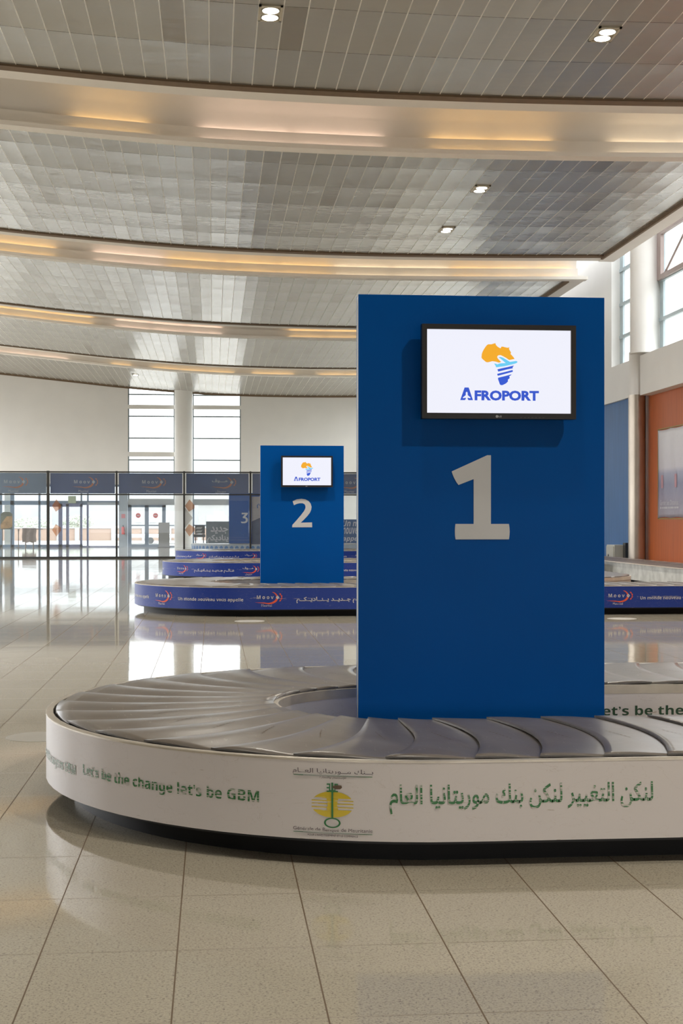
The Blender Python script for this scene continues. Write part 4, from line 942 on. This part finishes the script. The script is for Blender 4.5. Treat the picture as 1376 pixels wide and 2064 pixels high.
def pylon(num, X0, Y0, label, digit, tv=True, mirror_down=2.352, dim=1.0):
    W, H_, T = 1.202, 2.352, 0.095
    root = thing('pylon', (X0 + W / 2, Y0 + T / 2, 0), label, 'sign pylon', 'numbered blue pylons')
    o = MB().box(X0, X0 + W, Y0, Y0 + 0.014, 0.02, H_).build('front_panel', BLUE, root, bevel=0.002)
    MB().box(X0, X0 + W, Y0 + T - 0.014, Y0 + T, 0.02, H_).build('back_panel', BLUE, root, bevel=0.002)
    MB().box(X0 + 0.012, X0 + W - 0.012, Y0 + 0.03, Y0 + T - 0.03, 0.0, H_ - 0.01).build('core', PLASTIC, root)
    m = MB()
    for y_ in (Y0 + 0.0145, Y0 + T - 0.034): m.box(X0 + 0.001, X0 + 0.02, y_, y_ + 0.019, 0.02, H_ - 0.004); m.box(X0 + W - 0.02, X0 + W - 0.001, y_, y_ + 0.019, 0.02, H_ - 0.004)
    m.build('edge_profile', ALU, root)
    # base shoe on the floor
    MB().box(X0 + 0.02, X0 + W - 0.02, Y0 - 0.03, Y0 + T + 0.03, 0, 0.02).build('base_plate', ALU, root)
    cx = X0 + (1.290 - 0.69) ; cz = 1.381
    a = MB(); a.poly(digit[::-1], lambda p, q: (cx + p / PXM, Y0 - 0.0015, cz + q / PXM)) if False else a.poly(digit, lambda p, q: (cx + p / PXM, Y0 - 0.0015, cz + q / PXM))
    o = a.build('number', NUM, root)
    md = o.modifiers.new('thickness', 'SOLIDIFY'); md.thickness = 0.003; md.offset = 0
    if not tv: return root
    # wall mounted screen: a thing of its own
    x0, x1, z0, z1 = X0 + 0.292, X0 + 1.034, 1.752, 2.200
    yf, yb = Y0 - 0.105, Y0 - 0.055
    s = thing('monitor', ((x0 + x1) / 2, Y0 - 0.05, z0), 'black framed flat screen with the map logo mounted on the pylon numbered %d' % num, 'monitor', 'screens on the pylons')
    m = MB(); b = 0.024; bb = 0.027
    m.box(x0, x0 + b, yf, yb, z0, z1); m.box(x1 - b, x1, yf, yb, z0, z1); m.box(x0 + b, x1 - b, yf, yb, z1 - b, z1); m.box(x0 + b, x1 - b, yf, yb, z0, z0 + bb)
    m.box(x0 + b, x1 - b, yf + 0.012, yb, z0 + bb, z1 - b)
    bz = m.build('bezel', BEZEL, s)
    MB().box(x0 + 0.05, x1 - 0.05, yb, yb + 0.022, z0 + 0.04, z1 - 0.06).build('back_shell', PLASTIC, s)
    MB().box((x0 + x1) / 2 - 0.12, (x0 + x1) / 2 + 0.12, yb + 0.02, Y0 - 0.001, z0 + 0.12, z0 + 0.32).build('wall_mount', PLASTIC, s)
    sx0, sx1, sz0, sz1 = x0 + b, x1 - b, z0 + bb, z1 - b
    yd = yf + 0.0115
    scn = MB().add([(sx0, yd, sz0), (sx1, yd, sz0), (sx1, yd, sz1), (sx0, yd, sz1)], [(0, 1, 2, 3)]).build('display', emis('display white', (0.86, 0.87, 0.97), 1.0), s)
    def sf(lift): return lambda p, q: (sx0 + (p - 139) / 1122 * (sx1 - sx0), yd - lift, sz1 - (q - 96) / 642 * (sz1 - sz0))
    def flip(pts): return pts
    for nm, (c, pts) in AFR.items():
        a = MB(); f_ = sf(0.0006)
        a.poly([(p, -q) for p, q in pts], lambda p, q: f_(p, -q)); a.build(nm.split('.')[0], emis('screen ' + nm, c, 0.9), scn)
    a = MB(); f_ = sf(0.0006)
    a.poly([(p, -q) for p, q in APOLY], lambda p, q: f_(p, -q)); put_text(a, raw_text('FROPORT', 0.045), (510, -640, 1012, -562), lambda p, q: f_(p, -q)); a.build('lettering', emis('screen letters', (0.035, 0.10, 0.66), 0.9), scn)
    a = MB(); f2 = sf(0.0012); a.poly([(p, -q) for p, q in APL], lambda p, q: f2(p, -q)); a.build('plane_cutout', emis('display white', (1, 1, 1), 1.0), scn)
    a = MB(); mx = (x0 + x1) / 2; ym = yf - 0.0006
    a.poly([(mx - 0.012 + 0.0065 * math.cos(t * math.pi / 8), z0 + 0.0115 + 0.0065 * math.sin(t * math.pi / 8)) for t in range(16)], lambda p, q: (p, ym, q))
    put_text(a, raw_text('LG', 0.03), (mx - 0.004, z0 + 0.007, mx + 0.010, z0 + 0.016), lambda p, q: (p, ym, q)); a.build('maker_logo', mat('grey logo print', (0.45, 0.45, 0.45), 0.4, noise=0.02), bz)
    a = MB()
    for i in range(7): a.poly([(mx + 0.10 + i * 0.018, z0 + 0.006), (mx + 0.109 + i * 0.018, z0 + 0.006), (mx + 0.109 + i * 0.018, z0 + 0.0075), (mx + 0.10 + i * 0.018, z0 + 0.0075)], lambda p, q: (p, ym, q))
    a.build('button_marks', mat('dim print', (0.12, 0.12, 0.12), 0.4, noise=0.02), bz)
    return root
pylon(1, 0.690, 6.70, 'tall blue pylon bearing a large grey number 1', ONE)
pylon(2, 0.672, 20.25, 'tall blue pylon bearing a large grey number 2', TWOP)
pylon(3, 0.600, 54.9, 'blue pylon numbered 3 seen through the glass partition', THREEP, tv=False)

# ------------------------------------------------------------------ floor discs
def floor_disc(x, y_, lab):
    o = MB().cyl((x, y_), 0.19, 0.0, 0.0015, 40).build('floor_sticker', mat('pale floor sticker', (0.56, 0.53, 0.46), 0.4, noise=0.05)); tag(o, lab, 'floor sticker', 'round floor stickers')
floor_disc(0.456, 17.84, 'round pale floor sticker before the blue carousel, left of the first pylon')
floor_disc(5.271, 17.85, 'round pale floor sticker before the blue carousel, right of the first pylon')
floor_disc(-1.02, 8.39, 'round pale floor sticker beside the rounded end of the white carousel')

# ------------------------------------------------------------------ downlights
def downlight(x, y_, lab, power=1.0, lamp=True):
    z = zc(x) + 0.02
    root = thing('downlight', (x, y_, z - 0.02), lab, 'ceiling light', 'twin downlights in the ceiling')
    m = MB(); a_, b_ = 0.145, 0.26
    m.box(x - a_, x + a_, y_ - b_, y_ - b_ + 0.03, z - 0.02, z); m.box(x - a_, x + a_, y_ + b_ - 0.03, y_ + b_, z - 0.02, z); m.box(x - a_, x - a_ + 0.03, y_ - b_, y_ + b_, z - 0.02, z); m.box(x + a_ - 0.03, x + a_, y_ - b_, y_ + b_, z - 0.02, z)
    m.box(x - a_ + 0.03, x + a_ - 0.03, y_ - b_ + 0.03, y_ + b_ - 0.03, z - 0.012, z)
    m.build('frame', mat('cream fitting', (0.5, 0.46, 0.36), 0.4, noise=0.03), root)
    for s_ in (-1, 1):
        yy = y_ + s_ * 0.118
        r = MB().cyl((x, yy), 0.11, z - 0.024, z - 0.012, 28).build('reflector_ring', ALU, root)
        MB().cyl((x, yy), 0.098, z - 0.027, z - 0.0245, 28).build('bulb', emis('downlight glow', (1.0, 0.92, 0.72), 14.0), r)
    if lamp:
        ld = bpy.data.lights.new('downlight_lamp', 'AREA'); ld.shape = 'DISK'; ld.size = 0.3; ld.energy = LAMP * power; ld.color = (1.0, 0.94, 0.84); ld.spread = math.radians(150)
        lo = bpy.data.objects.new('lamp', ld); C.objects.link(lo); lo.location = (x, y_, z - 0.05)
        lo.parent = root; lo.matrix_parent_inverse = Matrix.Translation(-Vector(root.location))
downlight(0.69, 17.16, 'lit twin downlight left of centre in the nearest ceiling bay', 3.8)
downlight(4.91, 17.37, 'lit twin downlight at the right of the nearest ceiling bay', 3.8)
downlight(4.91, 25.66, 'lit twin downlight in the second ceiling bay, the nearer of its two', 3.8)
downlight(4.89, 29.32, 'lit twin downlight in the second ceiling bay, the farther of its two', 3.8)
downlight(-3.42, 62.57, 'faint twin downlight in the last ceiling bay over the tall windows')
downlight(4.6, 2.0, 'unseen twin downlight high over the floor before the white sided carousel, the brightest one', 6.0)  # out of view, added to cast the screen's shadow on the pylon
downlight(0.7, 5.0, 'added unseen twin downlight straight above the lettered front of the white sided carousel', 0.8)  # unseen fitting added to light the near hall
downlight(-3.5, 5.0, 'added unseen twin downlight above the open floor beside the rounded end of the white sided carousel', 0.8)  # also out of view, added for light on the near floor
